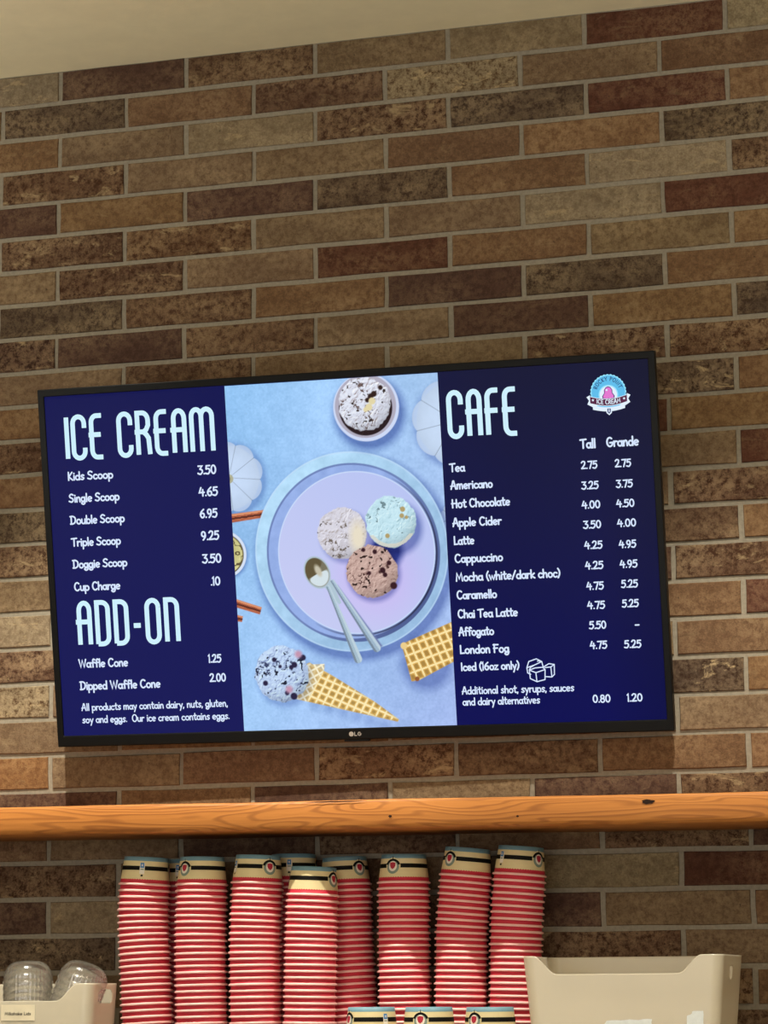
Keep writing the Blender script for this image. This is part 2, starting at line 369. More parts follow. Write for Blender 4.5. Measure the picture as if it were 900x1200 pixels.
# ---------------------------------------------------------------- stroke lettering
def arc(cx, cy, rx_, ry_, a0, a1, n=None):
    n = n or max(6, int(abs(a1 - a0) / 18))
    return [(cx + rx_ * math.cos(R(a0 + (a1 - a0) * i / n)), cy + ry_ * math.sin(R(a0 + (a1 - a0) * i / n))) for i in range(n + 1)]
def sm(pts, n=5):
    P = [pts[0]] + list(pts) + [pts[-1]]; out = []
    for i in range(1, len(P) - 2):
        p0, p1, p2, p3 = P[i - 1:i + 3]
        for k_ in range(n):
            s = k_ / n
            out.append(tuple(0.5 * ((2 * p1[d]) + (-p0[d] + p2[d]) * s + (2 * p0[d] - 5 * p1[d] + 4 * p2[d] - p3[d]) * s * s + (-p0[d] + 3 * p1[d] - 3 * p2[d] + p3[d]) * s ** 3) for d in (0, 1)))
    out.append(tuple(pts[-1])); return out
G = {
 'a': (.50, [arc(.23, .28, .20, .27, 30, 390), [(.43, .56), (.42, .2), (.49, .0)]]),
 'b': (.50, [[(.05, 1.0), (.06, .0)], arc(.26, .27, .20, .27, 0, 360)]),
 'c': (.44, [arc(.25, .28, .21, .28, 45, 315)]),
 'd': (.50, [arc(.23, .27, .20, .27, 0, 360), [(.43, 1.0), (.44, .0)]]),
 'e': (.48, [[(.05, .24), (.42, .36)] + arc(.24, .29, .20, .28, 20, 310)]),
 'f': (.38, [sm([(.40, .90), (.27, 1.0), (.17, .82), (.17, .0)]), [(.0, .52), (.36, .58)]]),
 'g': (.50, [arc(.22, .30, .19, .26, 0, 360), sm([(.42, .56), (.44, .1), (.40, -.22), (.22, -.32), (.06, -.2), (.16, -.06), (.48, .0)])]),
 'h': (.48, [[(.05, 1.0), (.05, .0)], sm([(.05, .3), (.2, .56), (.37, .5), (.41, .0)])]),
 'i': (.16, [[(.07, .56), (.08, .0)], [(.07, .80), (.08, .84)]]),
 'k': (.44, [[(.05, 1.0), (.05, .0)], [(.38, .58), (.07, .26), (.42, .0)]]),
 'l': (.16, [[(.07, 1.0), (.08, .0)]]),
 'm': (.74, [[(.05, .56), (.06, .0)], sm([(.06, .32), (.18, .57), (.32, .5), (.35, .0)]), sm([(.35, .32), (.48, .57), (.62, .5), (.66, .0)])]),
 'n': (.48, [[(.05, .56), (.06, .0)], sm([(.06, .32), (.2, .57), (.36, .5), (.41, .0)])]),
 'o': (.50, [arc(.25, .28, .21, .28, 0, 360)]),
 'p': (.50, [[(.05, .58), (.06, -.38)], arc(.26, .28, .20, .28, 0, 360)]),
 'r': (.36, [[(.05, .57), (.06, .0)], sm([(.06, .32), (.18, .54), (.34, .54)])]),
 's': (.40, [sm([(.36, .52), (.2, .58), (.08, .44), (.2, .3), (.34, .17), (.22, .01), (.04, .06)])]),
 't': (.38, [sm([(.18, .92), (.17, .2), (.24, .02), (.36, .06)]), [(.0, .60), (.36, .64)]]),
 'u': (.48, [sm([(.05, .57), (.06, .15), (.2, .0), (.36, .12), (.41, .3)]), [(.41, .57), (.42, .0)]]),
 'v': (.44, [[(.02, .57), (.2, .0), (.40, .57)]]),
 'w': (.66, [[(.02, .57), (.17, .02), (.31, .5), (.46, .02), (.62, .57)]]),
 'x': (.42, [[(.03, .57), (.38, .0)], [(.38, .57), (.03, .0)]]),
 'y': (.46, [[(.03, .57), (.22, .08)], [(.42, .57), (.12, -.38)]]),
 'z': (.42, [[(.04, .55), (.38, .55), (.03, .02), (.40, .02)]]),
 'A': (.60, [[(.02, .0), (.26, 1.0), (.34, 1.0), (.55, .0)], [(.0, .36), (.50, .40)]]),
 'C': (.62, [arc(.34, .5, .29, .5, 48, 315)]),
 'D': (.64, [[(.10, .97), (.10, .02)], sm([(-.02, .96), (.28, .98), (.52, .80), (.57, .5), (.50, .2), (.28, .03), (.0, .02)])]),
 'F': (.52, [[(.08, 1.0), (.08, .0)], [(-.02, .96), (.48, .96)], [(.0, .52), (.40, .54)]]),
 'G': (.66, [arc(.34, .5, .29, .5, 50, 340), [(.34, .42), (.62, .44)]]),
 'H': (.62, [[(.08, 1.0), (.08, .0)], [(.52, 1.0), (.52, .0)], [(-.02, .50), (.60, .54)]]),
 'I': (.18, [[(.08, 1.0), (.08, .0)]]),
 'K': (.54, [[(.08, 1.0), (.08, .0)], [(.46, .98), (.10, .42), (.50, .0)]]),
 'L': (.48, [[(.08, 1.0), (.08, .03), (.46, .05)]]),
 'M': (.78, [[(.05, .0), (.12, .98), (.36, .28), (.60, .98), (.70, .0)]]),
 'O': (.66, [arc(.33, .5, .29, .5, 0, 360)]),
 'S': (.54, [sm([(.48, .88), (.28, 1.0), (.08, .84), (.12, .62), (.36, .46), (.46, .24), (.28, .02), (.0, .12)])]),
 'T': (.56, [[(.28, .95), (.27, .0)], [(-.02, .93), (.58, .98)]]),
 'W': (.84, [[(.02, 1.0), (.22, .02), (.40, .9), (.60, .02), (.80, 1.0)]]),
 '0': (.56, [arc(.27, .5, .22, .48, 0, 360)]),
 '1': (.20, [[(.0, .86), (.10, 1.0), (.10, .0)]]),
 '2': (.54, [sm([(.05, .82), (.2, 1.0), (.42, .9), (.36, .5), (.04, .03)]), [(.04, .03), (.50, .05)]]),
 '3': (.52, [[(.05, .96), (.44, .96), (.22, .60)], sm([(.22, .60), (.42, .5), (.46, .26), (.26, .0), (.0, .12)])]),
 '4': (.56, [[(.20, .98), (.02, .40), (.52, .42)], [(.38, .74), (.37, .0)]]),
 '5': (.52, [[(.46, .97), (.12, .95), (.08, .58)], sm([(.08, .58), (.34, .62), (.46, .34), (.28, .02), (.0, .08)])]),
 '6': (.54, [sm([(.42, .98), (.14, .66), (.05, .32), (.22, .01), (.44, .14), (.42, .46), (.22, .52), (.08, .38)])]),
 '7': (.50, [[(.02, .95), (.46, .96), (.20, .0)]]),
 '8': (.52, [arc(.25, .73, .17, .23, 0, 360), arc(.25, .25, .21, .25, 0, 360)]),
 '9': (.54, [arc(.24, .68, .19, .28, 0, 360), sm([(.43, .7), (.42, .36), (.2, .0)])]),
 '.': (.16, [[(.07, .03), (.08, .05)]]), ',': (.16, [[(.08, .06), (.03, -.14)]]),
 '-': (.40, [[(.05, .42), (.35, .42)]]), '/': (.44, [[(.40, 1.0), (.02, -.05)]]),
 '(': (.26, [sm([(.22, 1.05), (.07, .7), (.07, .3), (.22, -.1)])]), ')': (.26, [sm([(.03, 1.05), (.18, .7), (.18, .3), (.03, -.1)])]),
 ' ': (.26, []),
}
def hook(x, r, top=True): return None
HD = {  # condensed arched display capitals, about a third as wide as tall
 'I': (.10, [[(.05, .05), (.05, .95)]]),
 'C': (.36, [[(.31, .70), (.31, .80)] + arc(.18, .80, .13, .15, 0, 180) + arc(.18, .20, .13, .15, 180, 360) + [(.31, .20), (.31, .27)]]),
 'E': (.34, [[(.31, .95), (.24, .95)] + arc(.19, .80, .12, .15, 90, 180) + arc(.19, .20, .12, .15, 180, 270) + [(.31, .05)], [(.0, .54), (.28, .54)]]),
 'R': (.38, [[(.07, .05), (.07, .95), (.16, .95)] + arc(.18, .79, .13, .16, 90, 0) + [(.31, .68), (.26, .58), (.20, .54), (.26, .48), (.31, .40), (.33, .05)], [(.0, .54), (.22, .54)]]),
 'A': (.38, [[(.08, .05), (.08, .78)] + arc(.20, .78, .12, .17, 180, 0) + [(.32, .05)], [(.0, .54), (.32, .54)]]),
 'M': (.58, [[(.06, .05), (.06, .80)] + arc(.17, .80, .11, .15, 180, 0) + [(.28, .05)], [(.28, .80)] + arc(.40, .80, .12, .15, 180, 0) + [(.52, .05)]]),
 'D': (.38, [[(.07, .05), (.07, .95), (.17, .95)] + arc(.18, .80, .14, .15, 90, 0) + arc(.18, .20, .14, .15, 0, -90) + [(.07, .05)]]),
 'O': (.38, [arc(.19, .80, .13, .15, 0, 180) + arc(.19, .20, .13, .15, 180, 360) + [(.32, .80)]]),
 'N': (.38, [[(.07, .05), (.07, .95), (.17, .95)] + arc(.19, .80, .13, .15, 90, 0) + [(.32, .05)]]),
 'F': (.34, [[(.31, .95), (.24, .95)] + arc(.19, .80, .12, .15, 90, 180) + [(.07, .05)], [(.0, .54), (.29, .54)]]),
 '-': (.26, [[(.05, .42), (.21, .42)]]), ' ': (.22, []),
}
def ribbon(V, F, pts, hw, y, nrm_y=-1, cap=True):
    q = [pts[0]]
    for p_ in pts[1:]:
        if (p_[0] - q[-1][0]) ** 2 + (p_[1] - q[-1][1]) ** 2 > (hw * .15) ** 2: q.append(p_)
    if len(q) < 2: q.append((q[0][0] + hw * .2, q[0][1]))
    n = len(q); b = len(V)
    for i in range(n):
        d0 = Vector(q[i]) - Vector(q[max(0, i - 1)]); d1 = Vector(q[min(n - 1, i + 1)]) - Vector(q[i])
        if d0.length < 1e-9: d0 = d1
        if d1.length < 1e-9: d1 = d0
        d0.normalize(); d1.normalize(); t_ = d0 + d1
        if t_.length < 1e-3: t_ = d1.copy()
        t_.normalize(); nn = Vector((-t_.y, t_.x)); cs = max(.55, nn.dot(Vector((-d1.y, d1.x))))
        V.append((q[i][0] + nn.x * hw / cs, y, q[i][1] + nn.y * hw / cs)); V.append((q[i][0] - nn.x * hw / cs, y, q[i][1] - nn.y * hw / cs))
    for i in range(n - 1): F.append((b + 2 * i + 1, b + 2 * i + 3, b + 2 * i + 2, b + 2 * i))
    if cap:
        for e in (0, -1):
            b = len(V); V.append((q[e][0], y, q[e][1]))
            for i in range(10): V.append((q[e][0] + hw * math.cos(i * .6283), y, q[e][1] + hw * math.sin(i * .6283)))
            for i in range(10): F.append((b, b + 1 + i, b + 1 + (i + 1) % 10))
def lettering(text, font, x0, x1, z0, h, sw, y, gap=.055, cap=True):
    """flat letters between x0 and x1 on baseline z0, cap height h, stroke width sw (share of h)"""
    tot = 0
    for c_ in text: tot += font[c_][0] + gap
    tot -= gap
    sx = (x1 - x0) / tot; V, F = [], []; x = 0
    for c_ in text:
        wd, st = font[c_]
        for s in st: ribbon(V, F, [(x0 + (x + a) * sx, z0 + b * h) for a, b in s], h * sw / 2, y, cap=cap)
        x += wd + gap
    return V, F

# ---------------------------------------------------------------- television
TVE = empty('television', (0.5911, -0.12, 2.196))
ex, ey, ez = Vector((0.99982, 0.0178, -0.006552)), Vector((-0.016037, 0.977753, 0.209144)), Vector((0.010129, -0.209002, 0.977863))
mt = Matrix((ex, ey, ez)).transposed(); TVE.rotation_euler = mt.to_euler()
tag(TVE, 'wide black flat television menu board tilted forward on the brick wall above the shelf', 'television')
OW, OH = .5466, .315; SL, SR, ST, SB = -.535, .535, .302, -.2955
def frame_mesh(o, i, yf, yb, yi):
    V, F = [], []
    for (x, z) in ((-o[0], -o[1]), (o[0], -o[1]), (o[0], o[1]), (-o[0], o[1])): V.append((x, yf, z))
    for (x, z) in ((i[0], i[2]), (i[1], i[2]), (i[1], i[3]), (i[0], i[3])): V.append((x, yf, z))
    for (x, z) in ((i[0], i[2]), (i[1], i[2]), (i[1], i[3]), (i[0], i[3])): V.append((x, yi, z))
    for (x, z) in ((-o[0], -o[1]), (o[0], -o[1]), (o[0], o[1]), (-o[0], o[1])): V.append((x, yb, z))
    for a in range(4):
        b = (a + 1) % 4
        F += [(a, b, 4 + b, 4 + a), (4 + a, 4 + b, 8 + b, 8 + a), (b, a, 12 + a, 12 + b)]
    return V, F
o = obj('bezel', mesh('bezel', *frame_mesh((OW, OH), (SL, SR, SB, ST), 0, .018, .004), 'bezel'), TVE); bevel(o, .0015, 2)
obj('back_panel', mesh('back_panel', *boxes([(-OW + .002, OW - .002, .012, .024, -OH + .002, OH - .002)]), 'bezel'), TVE)
o = obj('rear_housing', mesh('rear_housing', *boxes([(-.36, .36, .024, .046, -.26, .12)]), 'bezel'), TVE); bevel(o, .01, 3)
obj('sensor', mesh('sensor', *boxes([(-.022, .022, .001, .012, -OH - .0035, -OH + .002)]), 'bezel'), TVE)
wm = tag(empty('wall_mount', (0.59, -0.005, 2.2)), 'black metal tilting bracket behind the television on the wall', 'bracket')
obj('wall_plate', mesh('wall_plate', *boxes([(-.22, .22, -.006, .0, -.1, .1)]), 'metal'), wm)
obj('arm', mesh('arm', *boxes([(-.2, -.17, -.055, -.006, -.07, .05)]), 'metal'), wm)
obj('arm', mesh('arm', *boxes([(.17, .2, -.055, -.006, -.07, .05)]), 'metal'), wm)

# the lit screen: a colour per vertex of a grid
def srgb2lin(a): a = np.clip(a, 0, 1); return np.where(a <= .04045, a / 12.92, ((a + .055) / 1.055) ** 2.4)
def grid_screen(name, x0, x1, z0, z1, nx, nz, fn, mat, y, parent):
    xs = np.linspace(x0, x1, nx); zs = np.linspace(z0, z1, nz); Xg, Zg = np.meshgrid(xs, zs)
    v = np.zeros((nx * nz, 3), np.float32); v[:, 0] = Xg.ravel(); v[:, 1] = y; v[:, 2] = Zg.ravel()
    i = (np.arange(nz - 1)[:, None] * nx + np.arange(nx - 1)[None, :]).ravel()
    f = np.stack([i, i + 1, i + nx + 1, i + nx], 1).astype(np.int32)
    me = bpy.data.meshes.new(name); me.vertices.add(len(v)); me.vertices.foreach_set('co', v.ravel())
    me.loops.add(f.size); me.loops.foreach_set('vertex_index', f.ravel())
    me.polygons.add(len(f)); me.polygons.foreach_set('loop_start', np.arange(0, f.size, 4, dtype=np.int32)); me.polygons.foreach_set('loop_total', np.full(len(f), 4, np.int32))
    me.update(); me.validate()
    c = np.ones((nx * nz, 4), np.float32); c[:, :3] = srgb2lin(fn(Xg * 1000, Zg * 1000) / 255.0).reshape(-1, 3)
    at = me.color_attributes.new('Col', 'FLOAT_COLOR', 'POINT'); at.data.foreach_set('color', c.ravel())
    me.materials.append(MAT[mat]); return obj(name, me, parent)
def navy(X, Z):
    s = np.clip((X + 200) / 500, 0, 1)[..., None]; tz = np.clip((Z + 295) / 600, 0, 1)[..., None]
    left = np.array([20, 23, 88.]) * (1 - tz * .1); right = np.array([5, 9, 82.]) * (1 - tz) + np.array([12, 14, 50.]) * tz  # viewing-angle tone shift of the panel put into its colour
    edge = np.clip((X - 430) / 110, 0, 1)[..., None]
    return (left * (1 - s) + right * s) * (1 - .15 * edge)
SCR = grid_screen('screen', SL, SR, SB, ST, 60, 34, navy, 'screen', .0035, TVE)
SCR['label'] = 'lit navy display with menu text'

def vnoise(X, Z, s, seed, octv=3):
    out = np.zeros_like(X); amp = 1; tot = 0
    for o_ in range(octv):
        rs = np.random.RandomState(seed + o_); g = rs.rand(128, 128)
        u = X / s + 500.3 * (o_ + 1); v = Z / s + 700.7; ui = np.floor(u).astype(int); vi = np.floor(v).astype(int); a = u - ui; b = v - vi
        a = a * a * (3 - 2 * a); b = b * b * (3 - 2 * b)
        q = lambda i, j: g[(vi + j) % 128, (ui + i) % 128]
        out += amp * ((q(0, 0) * (1 - a) + q(1, 0) * a) * (1 - b) + (q(0, 1) * (1 - a) + q(1, 1) * a) * b); tot += amp; amp *= .55; s = s / 2.1
    return out / tot
def photo(X, Z):
    C = np.zeros(X.shape + (3,))
    def col(r, g, b): return np.array([r, g, b], float)
    def put(mask, c):
        mm = np.clip(mask, 0, 1)[..., None]; C[:] = C * (1 - mm) + c * mm
    def disc(cx, cz, r, soft=1.2): return (r - np.hypot(X - cx, Z - cz)) / soft + .5
    n1 = vnoise(X, Z, 14, 1, 4); n2 = vnoise(X, Z, 3.2, 9, 2); big = vnoise(X, Z, 120, 30, 2)
    # table top: cooler at the top, lavender towards the lower right
    ty = np.clip((Z + 295) / 600, 0, 1)[..., None]; txx = np.clip((X + 200) / 380, 0, 1)[..., None]
    base = col(146, 196, 244) * ty * (1 - txx) + col(170, 204, 244) * ty * txx + col(160, 200, 244) * (1 - ty) * (1 - txx) + col(166, 188, 240) * (1 - ty) * txx
    C[:] = base + ((n1 - .5) * 16 + (n2 - .5) * 16 + (big - .5) * 22)[..., None]
    def shadow(cx, cz, r, w_, k_):
        d = np.hypot(X - cx, Z - cz) - r; C[:] = C * (1 - (np.clip(1 - d / w_, 0, 1) ** 1.5 * k_)[..., None] * np.array([1.0, .9, .55]))
    # pumpkins
    def pumpkin(cx, cz, r, lobes, ph, c0, c1):
        dx, dz = X - cx, Z - cz; an = np.arctan2(dz, dx); rr = np.hypot(dx, dz)
        l = np.abs(np.cos((an + ph) * lobes / 2)); R_ = r * (.90 + .10 * l ** .7)
        shadow(cx + 3, cz - 4, r * .96, 12, .22)
        put((R_ - rr) / 1.5, c0 * (1 - .10 * (rr / r)[..., None] ** 3) + (n1[..., None] - .5) * 8)
        groove = np.clip(1 - l * rr / 4.2, 0, 1) * (rr < R_) * np.clip(rr / 14, 0, 1); C[:] = C * (1 - .26 * groove[..., None])
        put(((R_ - rr) / 1.5) * np.clip(rr / r - .86, 0, 1) * 2.2, c1)
    pumpkin(-203, 143, 63, 9, .45, col(200, 220, 248), col(162, 190, 236))
    put(disc(-203, 141, 8), col(176, 176, 150)); put(disc(-205, 141, 5), col(140, 136, 104))
    pumpkin(203, 218, 76, 8, .2, col(202, 222, 249), col(180, 204, 244))
    pumpkin(196, 54, 30, 8, .2, col(206, 226, 250), col(180, 206, 244))
    # sticks of cinnamon
    def stick(x0, z0, x1, z1, w0, w1, c):
        dx, dz = x1 - x0, z1 - z0; L = math.hypot(dx, dz); u = ((X - x0) * dx + (Z - z0) * dz) / L; v = (-(X - x0) * dz + (Z - z0) * dx) / L
        wv = w0 + (w1 - w0) * np.clip(u / L, 0, 1)
        inside = np.minimum(np.minimum(wv - np.abs(v), u + 1), L - u) / 1.0
        return inside + .5, u, v, wv
    def cinn(*a):
        mk, u, v, wv = stick(*a, None); put(mk, col(176, 96, 66) + (vnoise(u, v * 5, 9, 3, 2)[..., None] - .5) * 60); put(mk * (np.abs(v + wv * .1) < 1.6), col(92, 44, 34)); put(mk * (v > wv * .5) * .6, col(224, 150, 110))
    cinn(-210, 72, -143, 78, 7.5, 6.5)
    # board and plate
    shadow(14, -4, 171, 16, .35)
    board = col(166, 204, 236) + ((n1 - .5) * 30)[..., None]
    put(disc(8, 6, 171), board + (col(14, 16, 12) * (np.clip((-X + Z) / 200, -1, 1))[..., None]))
    dB = np.hypot(X - 8, Z - 6); put(np.clip(1 - np.abs(dB - 169.5) / 1.8, 0, 1) * .7, col(196, 222, 250))
    put(disc(10, 5, 152), col(150, 176, 232) + ((n1 - .5) * 22)[..., None])
    dR = np.hypot(X - 10, Z - 5); ang = np.arctan2(Z - 5, X - 10)
    wd = 2.2 + 2.6 * np.clip(np.cos(ang + .5), 0, 1)
    put(np.clip(wd - np.abs(dR - 150.5), 0, 1) * (.55 + .45 * np.clip(np.cos(ang + .7), 0, 1)), col(78, 94, 146))
    put(disc(17, 4, 139), col(186, 200, 243)); dP = np.hypot(X - 17, Z - 4)
    pl = col(192, 200, 243) + np.clip((X + Z) / 240, -1, 1)[..., None] * col(-8, -4, 0) + (np.clip(1 - np.hypot(X - 50, Z + 40) / 100, 0, 1))[..., None] * col(14, -16, 0)
    put(disc(17, 4, 137), pl); put(np.clip(1 - np.abs(dP - 138) / 1.4, 0, 1) * .8, col(214, 232, 255))
    put(np.clip(1 - np.abs(dP - 141.5) / 2.6, 0, 1) * np.clip(np.cos(ang + .55), 0, 1) ** .6, col(38, 40, 66))
    # scoops
    def scoop(cx, cz, r, c, cd_, seed, thr, edge=.06, sc=8):
        w1 = vnoise(X, Z, sc * 2.4, seed, 3); an = np.arctan2(Z - cz, X - cx); rr = np.hypot(X - cx, Z - cz)
        R_ = r * (1 + edge * (vnoise(an * 14, an * 0 + 3, 3, seed + 5, 2) - .5) * 2)
        mk = (R_ - rr) / 1.4 + .5
        put(mk, c)
        hgt = np.abs(vnoise(X + w1 * 34, Z - w1 * 30, sc * 1.5, seed + 60, 4) - .5) + .6 * np.abs(w1 - .5)
        gz, gx = np.gradient(hgt); lt = np.clip((gx * .6 - gz * .8) * 7.5, -1, 1); mm = np.clip(mk, 0, 1)
        C[:] = np.where((lt > 0)[..., None], C + (np.minimum(c * 1.12 + 14, 255) - C) * (mm * lt)[..., None], C + (cd_ - C) * (mm * np.clip(-lt, 0, 1) * .8)[..., None])
        crack = np.clip(1 - hgt / .07, 0, 1) * np.clip((vnoise(X, Z, sc * 2, seed + 80, 2) - .45) * 6, 0, 1); put(mk * crack * .7, cd_ * .75)
        sp = vnoise(X + 9 * w1, Z, sc * .8, seed + 40, 2); put(mk * np.clip((sp - thr) * 14, 0, 1), cd_ * .42)
        sh = np.clip(((X - cx) * .5 - (Z - cz) * .86) / r, 0, 1) * (rr / r) ** 2; C[:] = C * (1 - (np.clip(mk, 0, 1) * sh * .22)[..., None])
    shadow(70, 4, 22, 16, .75); shadow(90, 42, 40, 14, .4); shadow(0, 32, 42, 10, .25); shadow(46, -34, 44, 10, .32)
    scoop(-6, 38, 44, col(212, 210, 222), col(150, 134, 122), 100, .84); 
    put(((20 - np.hypot((X - 22), (Z - 30) * .5)) / 6) * (np.hypot(X + 6, Z - 38) < 43) * .45, col(232, 222, 200))
    scoop(81, 54, 44, col(196, 230, 242), col(146, 180, 190), 200, .9)
    for a_, b_, c_ in ((103, 74, 4.5), (101, 63, 4), (74, 30, 4), (109, 60, 3)): put(disc(a_, b_, c_), col(178, 158, 108))
    put((np.abs(np.hypot(X - 81, Z - 54) - 41) < 3.0) * (Z < 32) * .7, col(222, 214, 196))
    scoop(43, -29, 45, col(200, 170, 160), col(112, 74, 70), 300, .74)
    for a_, b_, c_ in ((38, -32, 3.5), (62, -28, 5), (66, -36, 4), (30, 8, 3.5), (80, -55, 6), (50, 4, 4), (74, -16, 4)): put(disc(a_, b_, c_, 2), col(54, 26, 34))
    # spoons
    def spoon(x0, z0, x1, z1, c):
        mk, u, v, wv = stick(x0, z0, x1, z1, 3.2, 7.0, None); L = math.hypot(x1 - x0, z1 - z0)
        end = disc(x1, z1, 7); mk2 = np.maximum(mk, end); put(np.clip(mk2 * 1, 0, 1) * 1.0, c); put(np.clip(mk2, 0, 1) * (v < -wv * .45) * .6, col(92, 104, 120)); put(np.clip(mk2, 0, 1) * (v > wv * .3) * .5, col(216, 232, 240))
    put(stick(-22, -52, 48, -162, 4.5, 9, None)[0] * .35, col(110, 124, 170))
    put(stick(-38, -44, -16, -82, 9, 2.5, None)[0], col(176, 198, 212)); spoon(-28, -42, 44, -160, col(158, 182, 202)); spoon(-36, -52, 10, -178, col(164, 188, 204))
    t_ = R(25); dx, dz = X + 54, Z + 27; u = dx * math.cos(t_) + dz * math.sin(t_); v = -dx * math.sin(t_) + dz * math.cos(t_)
    el = 1 - np.hypot(u / 22.5, v / 29); put(el * 18 + .5, col(176, 194, 206)); put((el - .08) * 18, col(120, 116, 96)); put(((el - .08) * 18) * np.clip((v - u * .7) / 16 + .1, 0, 1) , col(96, 84, 58)); put(((el - .1) * 14) * np.clip((-v - 2) / 8, 0, 1) * .9, col(212, 226, 232)); put((1 - np.hypot((u - 3) / 7, (v - 2) / 14)) * 2, col(198, 192, 172))
    # bowl at the top
    shadow(54, 240, 56, 18, .42)
    put(disc(49, 250, 58), col(206, 218, 246)); put(disc(48, 252, 54), col(176, 172, 190)); put(disc(48, 249, 47), col(40, 26, 30))
    scoop(47, 256, 46, col(220, 226, 242), col(140, 116, 112), 400, .76, .08, 8)
    for a_, b_, c_ in ((58, 268, 5), (64, 272, 5), (52, 262, 4), (76, 282, 4)): put(disc(a_, b_, c_, 2), col(48, 30, 26))
    for a_, b_, c_ in ((60, 260, 6), (54, 250, 6), (48, 246, 4)): put(disc(a_, b_, c_, 2), col(226, 214, 168))
    # nuts in a bowl at the left edge
    shadow(-218, 8, 38, 8, .3); put(disc(-220, 11, 41), col(214, 226, 246)); put(disc(-220, 11, 36), col(96, 84, 56))
    cell = np.abs(vnoise(X * .8, Z, 9, 60, 1) - .5); put(disc(-220, 11, 34) * (cell > .06), col(206, 200, 138) + ((n1 - .5) * 60)[..., None])
    cinn(-212, -71, -159, -89, 7, 6.5); cinn(-212, -98, -193, -102, 6, 5)
    # waffle cones
    def waffle(poly, ax, ay, bx, by, p1, p2, c0, cl):
        mk = np.full(X.shape, 1e9)
        for i in range(len(poly)):
            (xa, za), (xb, zb) = poly[i], poly[(i + 1) % len(poly)]; L = math.hypot(xb - xa, zb - za)
            mk = np.minimum(mk, ((xb - xa) * (Z - za) - (zb - za) * (X - xa)) / L)
        mk = mk + .5; put(mk, c0 + ((n1 - .5) * 40)[..., None])
        a_ = (X * ax + Z * ay) / p1; b_ = (X * bx + Z * by) / p2
        la = np.abs(a_ - np.round(a_)) * p1; lb = np.abs(b_ - np.round(b_)) * p2
        put(mk * np.clip(1.7 - la, 0, 1) * .95, cl); put(mk * np.clip(1.6 - lb, 0, 1) * .8, cl)
        put(mk * np.clip((la - 3) / 3, 0, 1) * np.clip((lb - 3) / 3, 0, 1) * .6, c0 * .80)
        C[:] = C * (1 - (np.clip(mk, 0, 1) * np.clip(1 - mk / 5, 0, 1) * .12)[..., None]); return mk
    shadow(130, -190, 36, 22, .30)
    waffle([(88, -155), (102, -219), (116, -217), (215, -170), (215, -106)], .93, .37, .30, -.95, 13, 15, col(214, 168, 86), col(252, 230, 168))
    put(disc(92, -158, 6), col(236, 206, 140)); put(disc(112, -215, 4), col(150, 92, 50))
    for s_ in range(6): C[:] = C * (1 - (np.clip(1 - np.hypot((X - (-70 + s_ * 24)), (Z + 252 + s_ * 8)) / 16, 0, 1) * .16)[..., None] * np.array([1, .9, .6]))
    poly = [(-117, -240), (-60, -254), (8, -271), (74, -287), (76, -283), (15, -236), (-35, -206), (-75, -180), (-98, -190)]
    waffle(poly, .86, -.5, .42, .91, 13, 12.5, col(220, 178, 98), col(253, 236, 182))
    ml = np.clip(((-62 + (Z + 212) * .62) - X) / 2, 0, 1) * ((X > -128) & (Z < -184) & (Z > -254) & (np.hypot(X + 128, Z + 199) > 44) & (X < -50))
    d1 = (X * .9 + Z * .44) / 11; d2 = (X * .44 - Z * .9) / 11
    lines = np.maximum(np.clip(2.0 - np.abs(d1 - np.round(d1)) * 11, 0, 1), np.clip(2.0 - np.abs(d2 - np.round(d2)) * 11, 0, 1))
    inm = np.minimum(1, ml) * ((X + 117) * -14 + (Z + 240) * -57 < 0)
    put(inm * .7, col(206, 180, 128)); put(inm * lines, col(250, 242, 210))
    shadow(-124, -206, 46, 12, .2)
    scoop(-128, -199, 48, col(192, 214, 246), col(80, 92, 140), 500, .73, .05, 8)
    for a_, b_, c_ in ((-104, -184, 5), (-110, -188, 4), (-88, -172, 5), (-158, -214, 4.5), (-108, -238, 6), (-120, -232, 4), (-140, -174, 4), (-130, -186, 3)): put(disc(a_, b_, c_, 2), col(40, 34, 66))
    for a_, b_ in ((-116, -226), (-96, -166)): put(disc(a_, b_, 7, 4) * .7, col(196, 150, 176))
    return np.clip(C, 0, 255)
PIC = grid_screen('menu_picture', -.2015, .177, SB, ST - .001, 360, 566, photo, 'picture', .0030, SCR)
PIC['label'] = 'pale blue photo of ice cream scoops on a plate with waffle cones'

